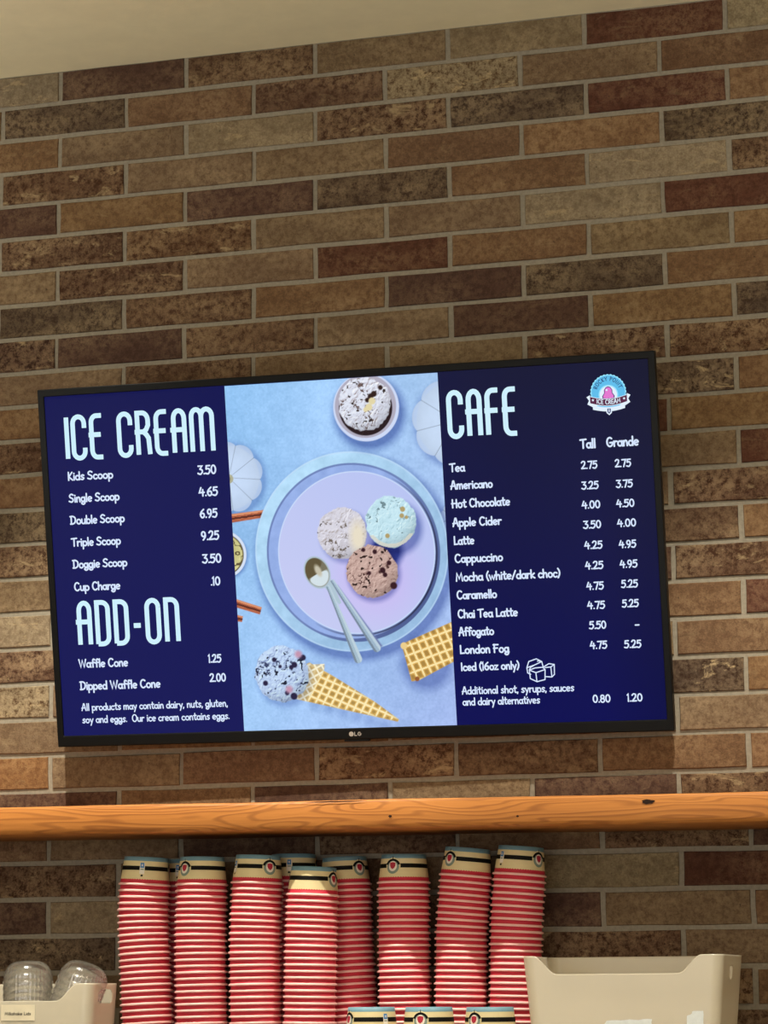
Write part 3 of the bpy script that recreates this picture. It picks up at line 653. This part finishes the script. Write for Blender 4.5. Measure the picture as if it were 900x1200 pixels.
TEXT = [
('H','ICE CREAM',-500.5,-222.9,187.3,80.5),('H','ADD-ON',-500.2,-306.6,-139.7,80.9),('H','CAFE',189.6,310.9,187.5,82.4),
('t','Kids Scoop',-500.2,-414.1,152.9,15.4),('t','Single Scoop',-500.2,-404.7,114.2,15.4),('t','Double Scoop',-500.2,-397.5,75.7,15.4),('t','Triple Scoop',-500.2,-407.1,37.0,15.4),
('t','Doggie Scoop',-500.2,-397.5,-1.6,15.4),('t','Cup Charge',-500.2,-412.7,-41.3,15.4),
('p','3.50',-259.3,-224,150.9,16.2),('p','4.65',-259.2,-223.4,113.2,16.2),('p','6.95',-260.0,-226.5,75.6,16.2),('p','9.25',-260.0,-225.7,37.1,16.2),('p','3.50',-260.1,-224,-2.8,16.2),('p','.10',-247.6,-228.2,-41.8,15.5),
('t','Waffle Cone',-500.2,-406.7,-176.5,15.4),('t','Dipped Waffle Cone',-500.0,-349.0,-215.6,15.5),('p','1.25',-259.7,-234.7,-175.5,14.8),('p','2.00',-259.4,-228.2,-208.8,14.8),
('f','All products may contain dairy, nuts, gluten,',-499.6,-227.4,-252.5,13.5),('f','soy and eggs.  Our ice cream contains eggs.',-499.6,-225.5,-274.3,13.5),
('h','Tall',413.8,441.1,159.6,16.3),('h','Grande',457.7,513.4,160.0,16.2),
('t','Tea',188.4,216.0,132.2,15.1),('t','Americano',188.4,262.2,102.6,15.1),('t','Hot Chocolate',188.4,290.5,71.3,15.1),('t','Apple Cider',188.4,274.1,39.7,15.1),('t','Latte',188.4,225.3,9.0,15.1),
('t','Cappuccino',188.4,272.9,-21.3,15.1),('t','Mocha (white/dark choc)',188.4,369.6,-52.7,15.1),('t','Caramello',188.4,259.1,-83.0,15.1),('t','Chai Tea Latte',188.4,293.3,-115.1,15.1),
('t','Affogato',188.4,250.5,-145.1,15.1),('t','London Fog',188.4,275.2,-175.4,15.1),('t','Iced (16oz only)',188.7,291.2,-204.3,14.4),
('f','Additional shot, syrups, sauces',188.4,382.4,-244.2,13.7),('f','and dairy alternatives',188.4,323.1,-263.0,13.7),
('p','2.75',413,442.1,125.4,13.7),('p','2.75',470.1,498.7,125.4,13.7),('p','3.25',412.2,442.4,91.4,13.8),('p','3.75',470.4,499.7,91.3,13.7),('p','4.00',411.1,443.5,59.2,13.8),('p','4.50',469.3,500.8,58.8,13.7),
('p','3.50',411.5,443.2,26.0,13.8),('p','4.00',469.0,501.9,26.2,13.7),('p','4.25',411.8,443.5,-8.1,13.8),('p','4.95',470.0,500.0,-8.9,13.7),('p','4.25',411.3,443.1,-41.9,13.8),('p','4.95',469.6,500.4,-41.9,13.7),
('p','4.75',411.6,441.9,-76.1,13.8),('p','5.25',469.9,499.3,-75.0,13.7),('p','4.75',411.3,442.3,-108.3,13.8),('p','5.25',469.6,498.9,-107.6,13.7),('p','5.50',412.3,442.6,-141.6,13.8),('p','-',488.5,498.5,-143.1,13.7),
('p','4.75',412.0,442.3,-174.9,13.8),('p','5.25',469.5,499.6,-175.4,13.8),('p','0.80',411.4,443.1,-264.7,13.8),('p','1.20',469.6,496.9,-264.6,13.8)]
NM = dict(H='heading', t='menu_item', p='price', f='footnote', h='column_heading')
for kd, s, a, b, z, h in TEXT:
    if kd == 'H': V, F = lettering(s, HD, a / 1000, b / 1000, z / 1000, h / 1000, .105, .0024, .045, cap=False)
    else: V, F = lettering(s, G, (a + 1) / 1000, (b - 1) / 1000, z / 1000 + .0008, h / 1000 - .0016, .20 if kd != 'f' else .175, .0024)
    o = obj(NM[kd], mesh(NM[kd], V, F, 'thead' if kd == 'H' else 'ttext'), SCR)
# round shop logo on the screen
V, F, MI = [], [], []
LM = ['lblue', 'lwhite', 'lnavy', 'lpink', 'lmaroon', 'lcyan']
def flat(pts, mi, y):
    """flat polygon fan about its middle"""
    b = len(V); cx = sum(p[0] for p in pts) / len(pts); cz = sum(p[1] for p in pts) / len(pts)
    V.append((cx, y, cz)); V.extend((p[0], y, p[1]) for p in pts); n = len(pts)
    for i in range(n): F.append((b, b + 1 + i, b + 1 + (i + 1) % n)); MI.append(mi)
LX, LZ, LR = .4662, .2505, .0305
def circ(r, n=48, sc=0, cx=0, cz=0): return [(LX + cx + (r + (sc if i % 2 else 0)) * math.cos(2 * math.pi * i / n), LZ + cz + (r + (sc if i % 2 else 0)) * math.sin(2 * math.pi * i / n)) for i in range(n)]
flat(circ(LR, 64, -.0013), 5, .0026); flat(circ(LR - .0025), 0, .0024); flat(circ(.0165, cz=-.004), 5, .0022); flat(circ(.0145, cz=-.004), 1, .0021)
def lp(pts, mi, y): flat([(LX + a / 1000, LZ + c_ / 1000) for a, c_ in pts], mi, y)
lp([(-10, -10), (-10.5, -6), (-7, -1), (-7, 4), (-4, 8.5), (0, 10), (4, 8.5), (7, 4), (7, -1), (10.5, -6), (10, -10), (5, -11), (0, -12), (-5, -11)], 2, .0020)
lp([(-8.8, -9), (-9, -6), (-5.8, -1), (-5.8, 4), (-3.3, 7.5), (0, 8.7), (3.3, 7.5), (5.8, 4), (5.8, -1), (9, -6), (8.8, -9), (5, -9.5), (2.5, -10.5), (0, -9.3), (-2.5, -10.5), (-5, -9.5)], 3, .0018)
flat(circ(.0016, 16, cx=-.0025, cz=.004), 1, .0017)
lp([(-37, -6), (-31, -3), (-31, -13), (-20, -17), (-20, -27), (-31, -21), (-36, -18), (-33, -12)], 1, .0020); lp([(37, -6), (31, -3), (31, -13), (20, -17), (20, -27), (31, -21), (36, -18), (33, -12)], 1, .0020)
def band(zo, h, hw, mi, y, n=20, dip=6.5):
    b = len(V)
    for i in range(n + 1):
        x = -hw + 2 * hw * i / n; z = zo - dip * math.cos(x / hw * 1.4)
        V.append((LX + x / 1000, y, LZ + (z - h / 2) / 1000)); V.append((LX + x / 1000, y, LZ + (z + h / 2) / 1000))
    for i in range(n): F.append((b + 2 * i, b + 2 * i + 2, b + 2 * i + 3, b + 2 * i + 1)); MI.append(mi)
band(-10, 12.5, 32, 1, .0016); band(-10, 10.5, 31, 4, .0014)
for sx in (-1, 1): flat([(LX + sx * .0262 + (.0026 if i % 2 == 0 else .0012) * math.sin(i * .6283), LZ - .0115 + (.0026 if i % 2 == 0 else .0012) * math.cos(i * .6283)) for i in range(10)], 1, .0012)
band(-23, 7, 27, 1, .0016, dip=5)
lp([(-5, -26), (5, -26), (4.5, -34), (0, -38), (-4.5, -34)], 1, .0013); lp([(-3, -27), (3, -27), (2.5, -33), (0, -35.5), (-2.5, -33)], 2, .0011); lp([(-1, -28), (1, -28), (.8, -33), (-.8, -33)], 1, .0009)
def bent(text, r, a0, a1, h, mi, y, cz=0, up=True, sw=.17):
    tot = sum(G[c_][0] + .2 for c_ in text) - .2; x = 0
    for c_ in text:
        wd, st = G[c_]
        for s in st:
            pts = []
            for a, b in s:
                an = R(a0 + (a1 - a0) * (x + a) / tot); rr = r + b * h
                pts.append((LX + rr * math.cos(an), LZ + cz + rr * math.sin(an)))
            f0 = len(F); ribbon(V, F, pts, h * sw / 2, y, cap=True); MI.extend([mi] * (len(F) - f0))
        x += wd + .2
G['Y'] = (.54, [[(.02, 1.0), (.27, .5), (.27, .0)], [(.52, 1.0), (.27, .5)]]); G['P'] = (.5, [[(.07, .0), (.07, .97), (.3, .97), (.44, .84), (.44, .64), (.3, .5), (.07, .5)]])
G['R'] = (.54, [[(.07, .0), (.07, .97), (.3, .97), (.44, .84), (.44, .64), (.3, .5), (.07, .5)], [(.26, .5), (.48, .0)]]); G['N'] = (.6, [[(.07, .0), (.07, 1), (.5, 0), (.5, 1)]]); G['E'] = (.48, [[(.44, .97), (.07, .97), (.07, .03), (.44, .03)], [(.07, .5), (.38, .5)]])
bent('ROCKY POINT', .0195, 162, 18, .0062, 2, .0020)
tot = sum(G[c_][0] + .1 for c_ in 'ICE CREAM') - .1; x = 0
for c_ in 'ICE CREAM':
    for s in G[c_][1]:
        pts = []
        for a, b in s:
            xx = -20 + 40 * (x + a) / tot; pts.append((LX + xx / 1000, LZ + (-13.0 + 7 * b * 1 - 6.5 * math.cos(xx / 31 * 1.4)) / 1000))
        f0 = len(F); ribbon(V, F, pts, .0006, .0012); MI.extend([1] * (len(F) - f0))
    x += G[c_][0] + .1
o = obj('screen_logo', mesh('screen_logo', V, F, LM, midx=MI), SCR); o['label'] = 'round blue badge with pink scoop and ribbon'
# ice cube drawing
V, F = [], []
def cubeln(pts, y=.0024):
    ribbon(V, F, [((301 + a * 50) / 1000, (-227 + b * 40) / 1000) for a, b in pts], .0009, y)
for pts in ([(.04, .62), (.12, .88), (.38, .98), (.56, .86), (.60, .62)], [(.04, .62), (.3, .72), (.56, .86)], [(.3, .72), (.16, .62), (.12, .52)], [(.04, .62), (.06, .40), (.16, .34)],
            [(.12, .52), (.32, .60), (.58, .62), (.66, .52)], [(.12, .52), (.34, .40), (.66, .52)], [(.12, .52), (.14, .16), (.36, .02), (.64, .10), (.66, .52)], [(.34, .40), (.36, .02)],
            [(.60, .62), (.80, .76), (.98, .72), (.97, .30), (.88, .20), (.66, .22)], [(.66, .60), (.86, .62), (.98, .72)], [(.86, .62), (.88, .20)], [(.42, .88), (.48, .90), (.50, .84)]): cubeln(pts)
obj('ice_cube_drawing', mesh('ice_cube_drawing', V, F, 'ttext'), SCR)
# maker's mark on the lower bezel
V, F = [], []
V2, F2 = lettering('LG', dict(L=(.5, [[(.05, 1), (.05, .05), (.42, .05)]]), G=(.62, [arc(.32, .5, .27, .45, 55, 360) + [(.36, .5)]])), -.0030, .0088, -.3085, .0062, .22, -.0006, .12)
b = len(V); V += V2; F += F2
V.append((-.0085, -.0006, -.3054)); b = len(V) - 1
for i in range(20): V.append((-.0085 + .0042 * math.cos(i * math.pi / 10), -.0006, -.3054 + .0042 * math.sin(i * math.pi / 10)))
for i in range(20): F.append((b, b + 1 + i, b + 1 + (i + 1) % 20))
obj('maker_mark', mesh('maker_mark', V, F, 'silver'), TVE)

# ---------------------------------------------------------------- paper cups, upside down in tall stacks
RIM, BASE, CH = .0443, .0372, .0475
def rad(z): return RIM - .0017 + (BASE - RIM + .0017) * z / CH       # outer wall radius above the rim
def cup_profile_mesh(name, n, detailed):
    V, F, MI = [], [], []
    prof = [(.0405, .0004, 0), (RIM - .0006, -.0006, 0), (RIM + .0006, .0002, 0), (RIM + .0008, .0014, 0), (RIM + .0002, .0026, 0), (RIM - .0010, .0030, 0), (rad(.0036), .0036, 1), (rad(.0095), .0095, 1)]
    if detailed: prof += [(rad(.0098), .0098, 2), (rad(CH - .0078), CH - .0078, 2), (rad(CH - .0070), CH - .0070, 3), (rad(CH), CH, 3), (BASE - .0015, CH + .0002, 3), (BASE - .0022, CH - .006, 3), (.0005, CH - .006, 2)]
    else: prof += [(rad(.0115) - .0002, .0115, 1), (rad(.013) - .0022, .013, 1), (BASE - .0026, CH - .003, 1), (BASE - .004, CH - .006, 1), (.0005, CH - .006, 1)]
    P = len(prof)
    for i in range(n):
        a = 2 * math.pi * i / n
        for j, (r_, z_, _) in enumerate(prof):
            if detailed and j in (7, 8): z_ += .0006 * (1 if i % 2 else -1); r_ = rad(z_)
            V.append((r_ * math.cos(a), r_ * math.sin(a), z_))
    for i in range(n):
        j = (i + 1) % n
        for q in range(P - 1):
            F.append((i * P + q, j * P + q, j * P + q + 1, i * P + q + 1)); MI.append(prof[q][2] if prof[q][2] == prof[q + 1][2] or q < 5 or q == 7 else min(prof[q][2], prof[q + 1][2]) if q != 5 else 0)
    return V, F, MI
CM = ['rimp', 'pink', 'cream', 'cblue']
me_low = mesh('paper_cup', *cup_profile_mesh('c', 44, False)[:2], CM, True, cup_profile_mesh('c', 44, False)[2])
me_top = mesh('paper_cup', *cup_profile_mesh('c', 120, True)[:2], CM, True, cup_profile_mesh('c', 120, True)[2])
def patch(V, F, MI, outline, mi, off, th0, zc, rings=3):
    """outline: star-shaped points (a, h) in metres round (0,0), wrapped on the cup wall"""
    b = len(V); n = len(outline)
    def P(a, h):
        r_ = rad(zc + h) + off; th = th0 + a / .0385; return (r_ * math.cos(th), r_ * math.sin(th), zc + h)
    V.append(P(0, 0))
    for k_ in range(1, rings + 1):
        for a, h in outline: V.append(P(a * k_ / rings, h * k_ / rings))
    for i in range(n): F.append((b, b + 1 + i, b + 1 + (i + 1) % n)); MI.append(mi)
    for k_ in range(rings - 1):
        for i in range(n):
            j = (i + 1) % n; F.append((b + 1 + k_ * n + i, b + 1 + (k_ + 1) * n + i, b + 1 + (k_ + 1) * n + j, b + 1 + k_ * n + j)); MI.append(mi)
EM = ['egrey', 'ewhite', 'ered', 'cblack', 'cream', 'esticker']
ZS = CH - .0190                              # height of the stripe's middle
def shape(kind):
    if kind == 'plate': return [(.0128 * math.cos(i * math.pi / 16), .0138 * math.sin(i * math.pi / 16) - .0005) for i in range(32)]
    if kind == 'ring': return [(.0108 * math.cos(i * math.pi / 14), .0122 * math.sin(i * math.pi / 14) - .0014) for i in range(28)]
    if kind == 'disc': return [(.0070 * math.cos(i * math.pi / 10), .0084 * math.sin(i * math.pi / 10) - .0010) for i in range(20)]
    if kind == 'shield': return [(-.0048, .0046), (0, .0056), (.0048, .0046), (.0048, 0), (.0032, -.0036), (0, -.0060), (-.0032, -.0036), (-.0048, 0)]
    if kind == 'rib': return [(-.0120, .0038), (-.0086, .0082), (0, .0098), (.0086, .0082), (.0120, .0038), (.0092, .0022), (.006, .0062), (0, .0066), (-.006, .0062), (-.0092, .0022)]
def emblem(th):
    V, F, MI = [], [], []
    patch(V, F, MI, shape('plate'), 4, .00045, th, ZS); patch(V, F, MI, shape('ring'), 0, .0007, th, ZS)
    # dark ribbon over the top of the ring (drawn as a curved strip)
    b = len(V); n = 14
    for i in range(n + 1):
        an = math.pi * (.06 + .88 * i / n)
        for r_ in (.0088, .0126):
            a, h = r_ * math.cos(an), r_ * math.sin(an) * .92 - .0004; rr = rad(ZS + h) + .001; tt = th + a / .0385; V.append((rr * math.cos(tt), rr * math.sin(tt), ZS + h))
    for i in range(n): F.append((b + 2 * i, b + 2 * i + 1, b + 2 * i + 3, b + 2 * i + 2)); MI.append(3)
    patch(V, F, MI, shape('disc'), 1, .0011, th, ZS); patch(V, F, MI, shape('shield'), 2, .0014, th, ZS)
    patch(V, F, MI, [(-.0008, -.003), (.0008, -.003), (.0005, .003), (-.0005, .003)], 3, .0013, th, ZS + .0125, 1)
    return V, F, MI
def sticker(th):
    V, F, MI = [], [], []
    sq = lambda a, h: [(a * x, h * y) for x, y in ((-1, -1), (-.5, -1), (0, -1), (.5, -1), (1, -1), (1, 0), (1, 1), (.5, 1), (0, 1), (-.5, 1), (-1, 1), (-1, 0))]
    patch(V, F, MI, sq(.0040, .0092), 1, .0005, th, ZS - .0005); patch(V, F, MI, sq(.0032, .0042), 5, .0008, th, ZS + .0046)
    patch(V, F, MI, sq(.0016, .0006), 1, .0011, th, ZS + .0056, 1); patch(V, F, MI, sq(.0016, .0005), 1, .0011, th, ZS + .0036, 1)
    patch(V, F, MI, sq(.0028, .0009), 0, .0008, th, ZS - .0022, 1); patch(V, F, MI, [(-.002, 0), (0, .002), (.002, .0005), (.0015, -.0015), (-.0015, -.0015)], 3, .0008, th, ZS - .0125, 1)
    return V, F, MI
def stripe(breaks):
    V, F = [], []; n = 96; segs = []
    for i in range(n + 1):
        th = 2 * math.pi * i / n
        for h in (-.0035, .0035): rr = rad(ZS + h) + .0003; V.append((rr * math.cos(th), rr * math.sin(th), ZS + h))
    for i in range(n):
        c_ = 2 * math.pi * (i + .5) / n
        if any(abs((c_ - b_ + math.pi) % (2 * math.pi) - math.pi) < .11 for b_ in breaks): continue
        F.append((2 * i, 2 * i + 2, 2 * i + 3, 2 * i + 1))
    return V, F
NTH = ['topmost', 'second', 'third', 'fourth', 'fifth', 'sixth', 'seventh', 'eighth', 'ninth', 'tenth', 'eleventh', 'twelfth', 'thirteenth', 'fourteenth', 'fifteenth', 'sixteenth', 'seventeenth', 'eighteenth', 'nineteenth', 'twentieth',
       'twenty-first', 'twenty-second', 'twenty-third', 'twenty-fourth', 'twenty-fifth', 'twenty-sixth', 'twenty-seventh', 'twenty-eighth', 'twenty-ninth', 'thirtieth', 'thirty-first', 'thirty-second']
# stack: name, y, [(x, z) of the path from the top rim down], rim height of the top cup, sticker angle seen from the front
STK = [
 ('leftmost tall stack', -.128, [(.2325, 1.644), (.2300, 1.60), (.2393, 1.419)], 1.6442, -9),
 ('second tall stack from left', -.128, [(.3356, 1.642), (.3340, 1.54), (.3367, 1.418)], 1.6423, -145),
 ('third tall stack from left', -.128, [(.4346, 1.643), (.4305, 1.543), (.4325, 1.418)], 1.6433, -68),
 ('shorter stack standing forward', -.136, [(.5352, 1.6215), (.5315, 1.54), (.5295, 1.418)], 1.6215, 154),
 ('stack behind the shorter one', -.050, [(.5660, 1.640), (.5700, 1.54), (.5775, 1.416)], 1.6406, 136),
 ('third tall stack from right', -.083, [(.6779, 1.641), (.6772, 1.54), (.6784, 1.438)], 1.6412, -125),
 ('second tall stack from right', -.083, [(.7850, 1.651), (.7768, 1.563), (.7742, 1.445)], 1.6500, -144),
 ('rightmost tall stack', -.083, [(.8765, 1.650), (.8695, 1.562), (.8670, 1.451)], 1.6505, -50),
 ('hidden stack left of shorter one', -.046, [(.4720, 1.648), (.4720, 1.40)], 1.6480, -11),
 ('hidden stack behind the leftmost two', -.046, [(.2730, 1.643), (.2730, 1.40)], 1.6430, -16),
 ('left low front stack', -.25, [(.6698, 1.392), (.6698, 1.36)], 1.3920, 34),
 ('middle low front stack', -.25, [(.7651, 1.391), (.7651, 1.36)], 1.3915, -118),
 ('right low front stack', -.25, [(.8650, 1.391), (.8650, 1.36)], 1.3910, -137)]
def path_x(pts, z):
    for (xa, za), (xb, zb) in zip(pts, pts[1:]):
        if z >= zb or (xb, zb) == pts[-1]: return xa + (xb - xa) * (za - z) / (za - zb)
def path(pts, z):
    w_ = .045
    x = sum(path_x(pts, z + w_ * q * .5) for q in (-1, 0, 1)) / 3
    return x, math.atan2(path_x(pts, z + w_) - path_x(pts, z - w_), 2 * w_)
ncup = 0
for nm, y, pts, zr, sa in STK:
    n = round((zr - CT - .0008) / .01045); pitch = (zr - CT - .0008) / n
    for i in range(n + 1):
        z = zr - i * pitch; x, tilt = path(pts, z)
        grp = 'paper cups of the ' + nm
        if i == 0:
            cpt = tag(empty('paper_cup', (x, y, z)), 'upturned cream cup with black stripe topping the ' + nm, 'paper cup', grp)
            cpt.rotation_euler = (0, tilt, 0)
            tc = math.atan2(-4.35 - y, 1.89 - x); th = tc + R(sa)
            obj('cup_body', me_top, cpt)
            obj('stripe', mesh('stripe', *stripe([th, th + R(98), th - R(98)]), 'cblack', True), cpt)
            for d in (98, -98):
                v, f, mi = emblem(th + R(d)); e_ = obj('emblem', mesh('emblem', v, f, EM, True, mi), cpt)
            v, f, mi = sticker(th); obj('sticker', mesh('sticker', v, f, EM, True, mi), cpt)
        else:
            o = obj('paper_cup', me_low, None, (x + random.uniform(-.0005, .0005), y + random.uniform(-.0005, .0005), z)); o.rotation_euler = (random.uniform(-.002, .002), tilt + random.uniform(-.003, .003), 0)
            if i == n: o.rotation_euler = (0, 0, 0)
            tag(o, 'pink paper cup, %s from top in the %s' % (NTH[i], nm), 'paper cup', grp)
        ncup += 1
print('bricks', nb, 'cups', ncup)

# ---------------------------------------------------------------- plastic bins
def make_bin(name, x0, x1, y0, y1, ztop, zdip, dx0, dx1, dc, slots, taper, label, cr=.018):
    """tapered box with rounded corners, front wall cut down between dx0 and dx1 (curving over dc)"""
    t = tag(empty(name, ((x0 + x1) / 2, (y0 + y1) / 2, CT)), label, 'bin')
    cx, cy = (x0 + x1) / 2, (y0 + y1) / 2; hx, hy = (x1 - x0) / 2, (y1 - y0) / 2
    per = []
    def seg(a, b, n):
        for i in range(n): per.append((a[0] + (b[0] - a[0]) * i / n, a[1] + (b[1] - a[1]) * i / n))
    def cor(px_, py_, a0):
        for i in range(8): an = R(a0 + 90 * i / 8); per.append((px_ + cr * math.cos(an), py_ + cr * math.sin(an)))
    nf = int(2 * (hx - cr) / .0025); ns = max(8, int(2 * (hy - cr) / .0025))
    cor(-hx + cr, -hy + cr, 180); seg((-hx + cr, -hy), (hx - cr, -hy), nf); cor(hx - cr, -hy + cr, 270); seg((hx, -hy + cr), (hx, hy - cr), ns)
    cor(hx - cr, hy - cr, 0); seg((hx - cr, hy), (-hx + cr, hy), nf); cor(-hx + cr, hy - cr, 90); seg((-hx, hy - cr), (-hx, -hy + cr), ns)
    def top(px_, py_):
        X_ = px_ + cx
        if py_ < -hy + 1e-4:
            s = min((X_ - dx0) / dc, (dx1 - X_) / dc); s = max(0, min(1, s)); s = s * s * (3 - 2 * s)
            return ztop + (zdip - ztop) * s
        return ztop
    n = len(per); H = ztop - CT; NL = int(H / .0025); V, F = [], []
    for l in range(NL + 1):
        for px_, py_ in per:
            zt = top(px_, py_) - CT; z = .001 + (zt - .001) * l / NL; k_ = 1 - taper * (1 - z / H) / hx
            ky = 1 - taper * (1 - z / H) / hy * .5
            V.append((px_ * k_, py_ * ky, z))
    for l in range(NL):
        for i in range(n):
            j = (i + 1) % n; mx_ = (V[l * n + i][0] + V[l * n + j][0]) / 2; my_ = (V[l * n + i][1] + V[l * n + j][1]) / 2; mz = (V[l * n + i][2] + V[(l + 1) * n + i][2]) / 2
            hole = False
            for (sy0, sy1, sz0, sz1) in slots:
                if mx_ > hx - taper - .004 and abs(my_) < hy - cr * .6:
                    ry = (my_ + cy - (sy0 + sy1) / 2) / ((sy1 - sy0) / 2); rz = (mz + CT - (sz0 + sz1) / 2) / ((sz1 - sz0) / 2)
                    if abs(ry) ** 4 + abs(rz) ** 4 < 1: hole = True
            if not hole: F.append((l * n + i, l * n + j, (l + 1) * n + j, (l + 1) * n + i))
    F.append(tuple(range(n))[::-1])
    o = obj('bin_body', mesh('bin_body', V, F, 'bin', True), t)
    md = o.modifiers.new('wall', 'SOLIDIFY'); md.thickness = .0018; md.offset = -1
    return t
LB = make_bin('storage_bin', -.135, .189, -.25, -.128, 1.481, 1.4528, -.105, .163, .038, [(-.222, -.158, 1.4485, 1.4705)], .006, 'low cream plastic bin at the left edge holding clear dome lids')
RB = make_bin('storage_bin', .9262, 1.2430, -.29, -.085, 1.5165, 1.4883, .9445, 1.210, .036, [(-.212, -.186, 1.480, 1.500)], .014, 'large glossy cream plastic bin at the right with a cut down front')
# paper tag and its writing on the small bin
def frontpatch(t, name, x0, x1, z0, z1, mat, y, n=1, outline=None):
    lx, ly, lz = t.location
    pts = outline or [(x0, z0), (x1, z0), (x1, z1), (x0, z1)]
    return obj(name, mesh(name, [(p[0] - lx, y - ly, p[1] - lz) for p in pts], [tuple(range(len(pts)))], mat), t)
tp = .5 * .006 * (1 - (1.43 - CT) / (1.481 - CT))
tg = frontpatch(LB, 'paper_tag', .026, .087, 1.421, 1.447, 'taglabel', -.2502 + tp * .6)
V, F = lettering('Milkshake Lids', G, .0330, .0800, 1.4300, .0048, .17, -.2506 + tp * .6)
o = obj('tag_writing', mesh('tag_writing', [(a - LB.location[0], b_ - LB.location[1], c_ - LB.location[2]) for a, b_, c_ in V], F, 'ink'), LB)
# pale ragged patches on the front of the large bin
def rag(pts, j=.0012):
    out = []
    for (a, b) in zip(pts, pts[1:] + pts[:1]):
        for i in range(5): s = i / 5; out.append((a[0] + (b[0] - a[0]) * s + random.uniform(-j, j), a[1] + (b[1] - a[1]) * s + random.uniform(-j, j)))
    return out
yb = -.2905 + .5 * .014 * (1 - (1.42 - CT) / (1.5165 - CT))
frontpatch(RB, 'film_sticker', 0, 0, 0, 0, 'film', yb, outline=rag([(1.040, 1.395), (1.128, 1.398), (1.130, 1.4185), (1.095, 1.4190), (1.060, 1.4165)]))
frontpatch(RB, 'film_sticker', 0, 0, 0, 0, 'film', yb, outline=rag([(1.182, 1.395), (1.209, 1.398), (1.2095, 1.434), (1.196, 1.432), (1.184, 1.423)]))

# ---------------------------------------------------------------- clear dome lids
def lid_mesh():
    n = 144; prof = [(.0425, 0), (.0425, .004), (.0408, .0055), (.0408, .0075), (.0398, .0095), (.0406, .0115), (.0396, .0135), (.0402, .0155), (.0392, .018), (.0368, .025), (.0325, .031), (.026, .0355), (.017, .0380), (.0085, .0388)]
    V, F = [], []; P = len(prof)
    for i in range(n):
        a = 2 * math.pi * i / n
        for j, (r_, z_) in enumerate(prof):
            if 2 <= j <= 8: r_ += .0008 * math.sin(i * math.pi / 2.0 + .4)
            V.append((r_ * math.cos(a), r_ * math.sin(a), z_))
    for i in range(n):
        for q in range(P - 1): F.append((i * P + q, ((i + 1) % n) * P + q, ((i + 1) % n) * P + q + 1, i * P + q + 1))
    return mesh('dome_lid', V, F, 'lid', True)
lm = lid_mesh()
def lids(bx, by, bz, tilt, n, sp, nm):
    d = Vector((math.sin(tilt), 0, math.cos(tilt)))
    for i in range(n):
        q = n - 1 - i; p_ = Vector((bx, by, bz)) + d * (i * sp)
        o = obj('dome_lid', lm, None, p_); o.rotation_euler = (0, tilt, 0)
        tag(o, 'clear ribbed plastic dome lid, %s of the nested %s' % (NTH[q] if q else 'topmost', nm), 'lid', 'clear dome lids in the small bin')
lids(.052, -.200, CT + .003, 0.0, 11, .0118, 'upright stack in the small bin')
d_ = R(20)
lids(.1120, -.200, CT + .018, d_, 10, .0118, 'stack leaning right in the small bin')
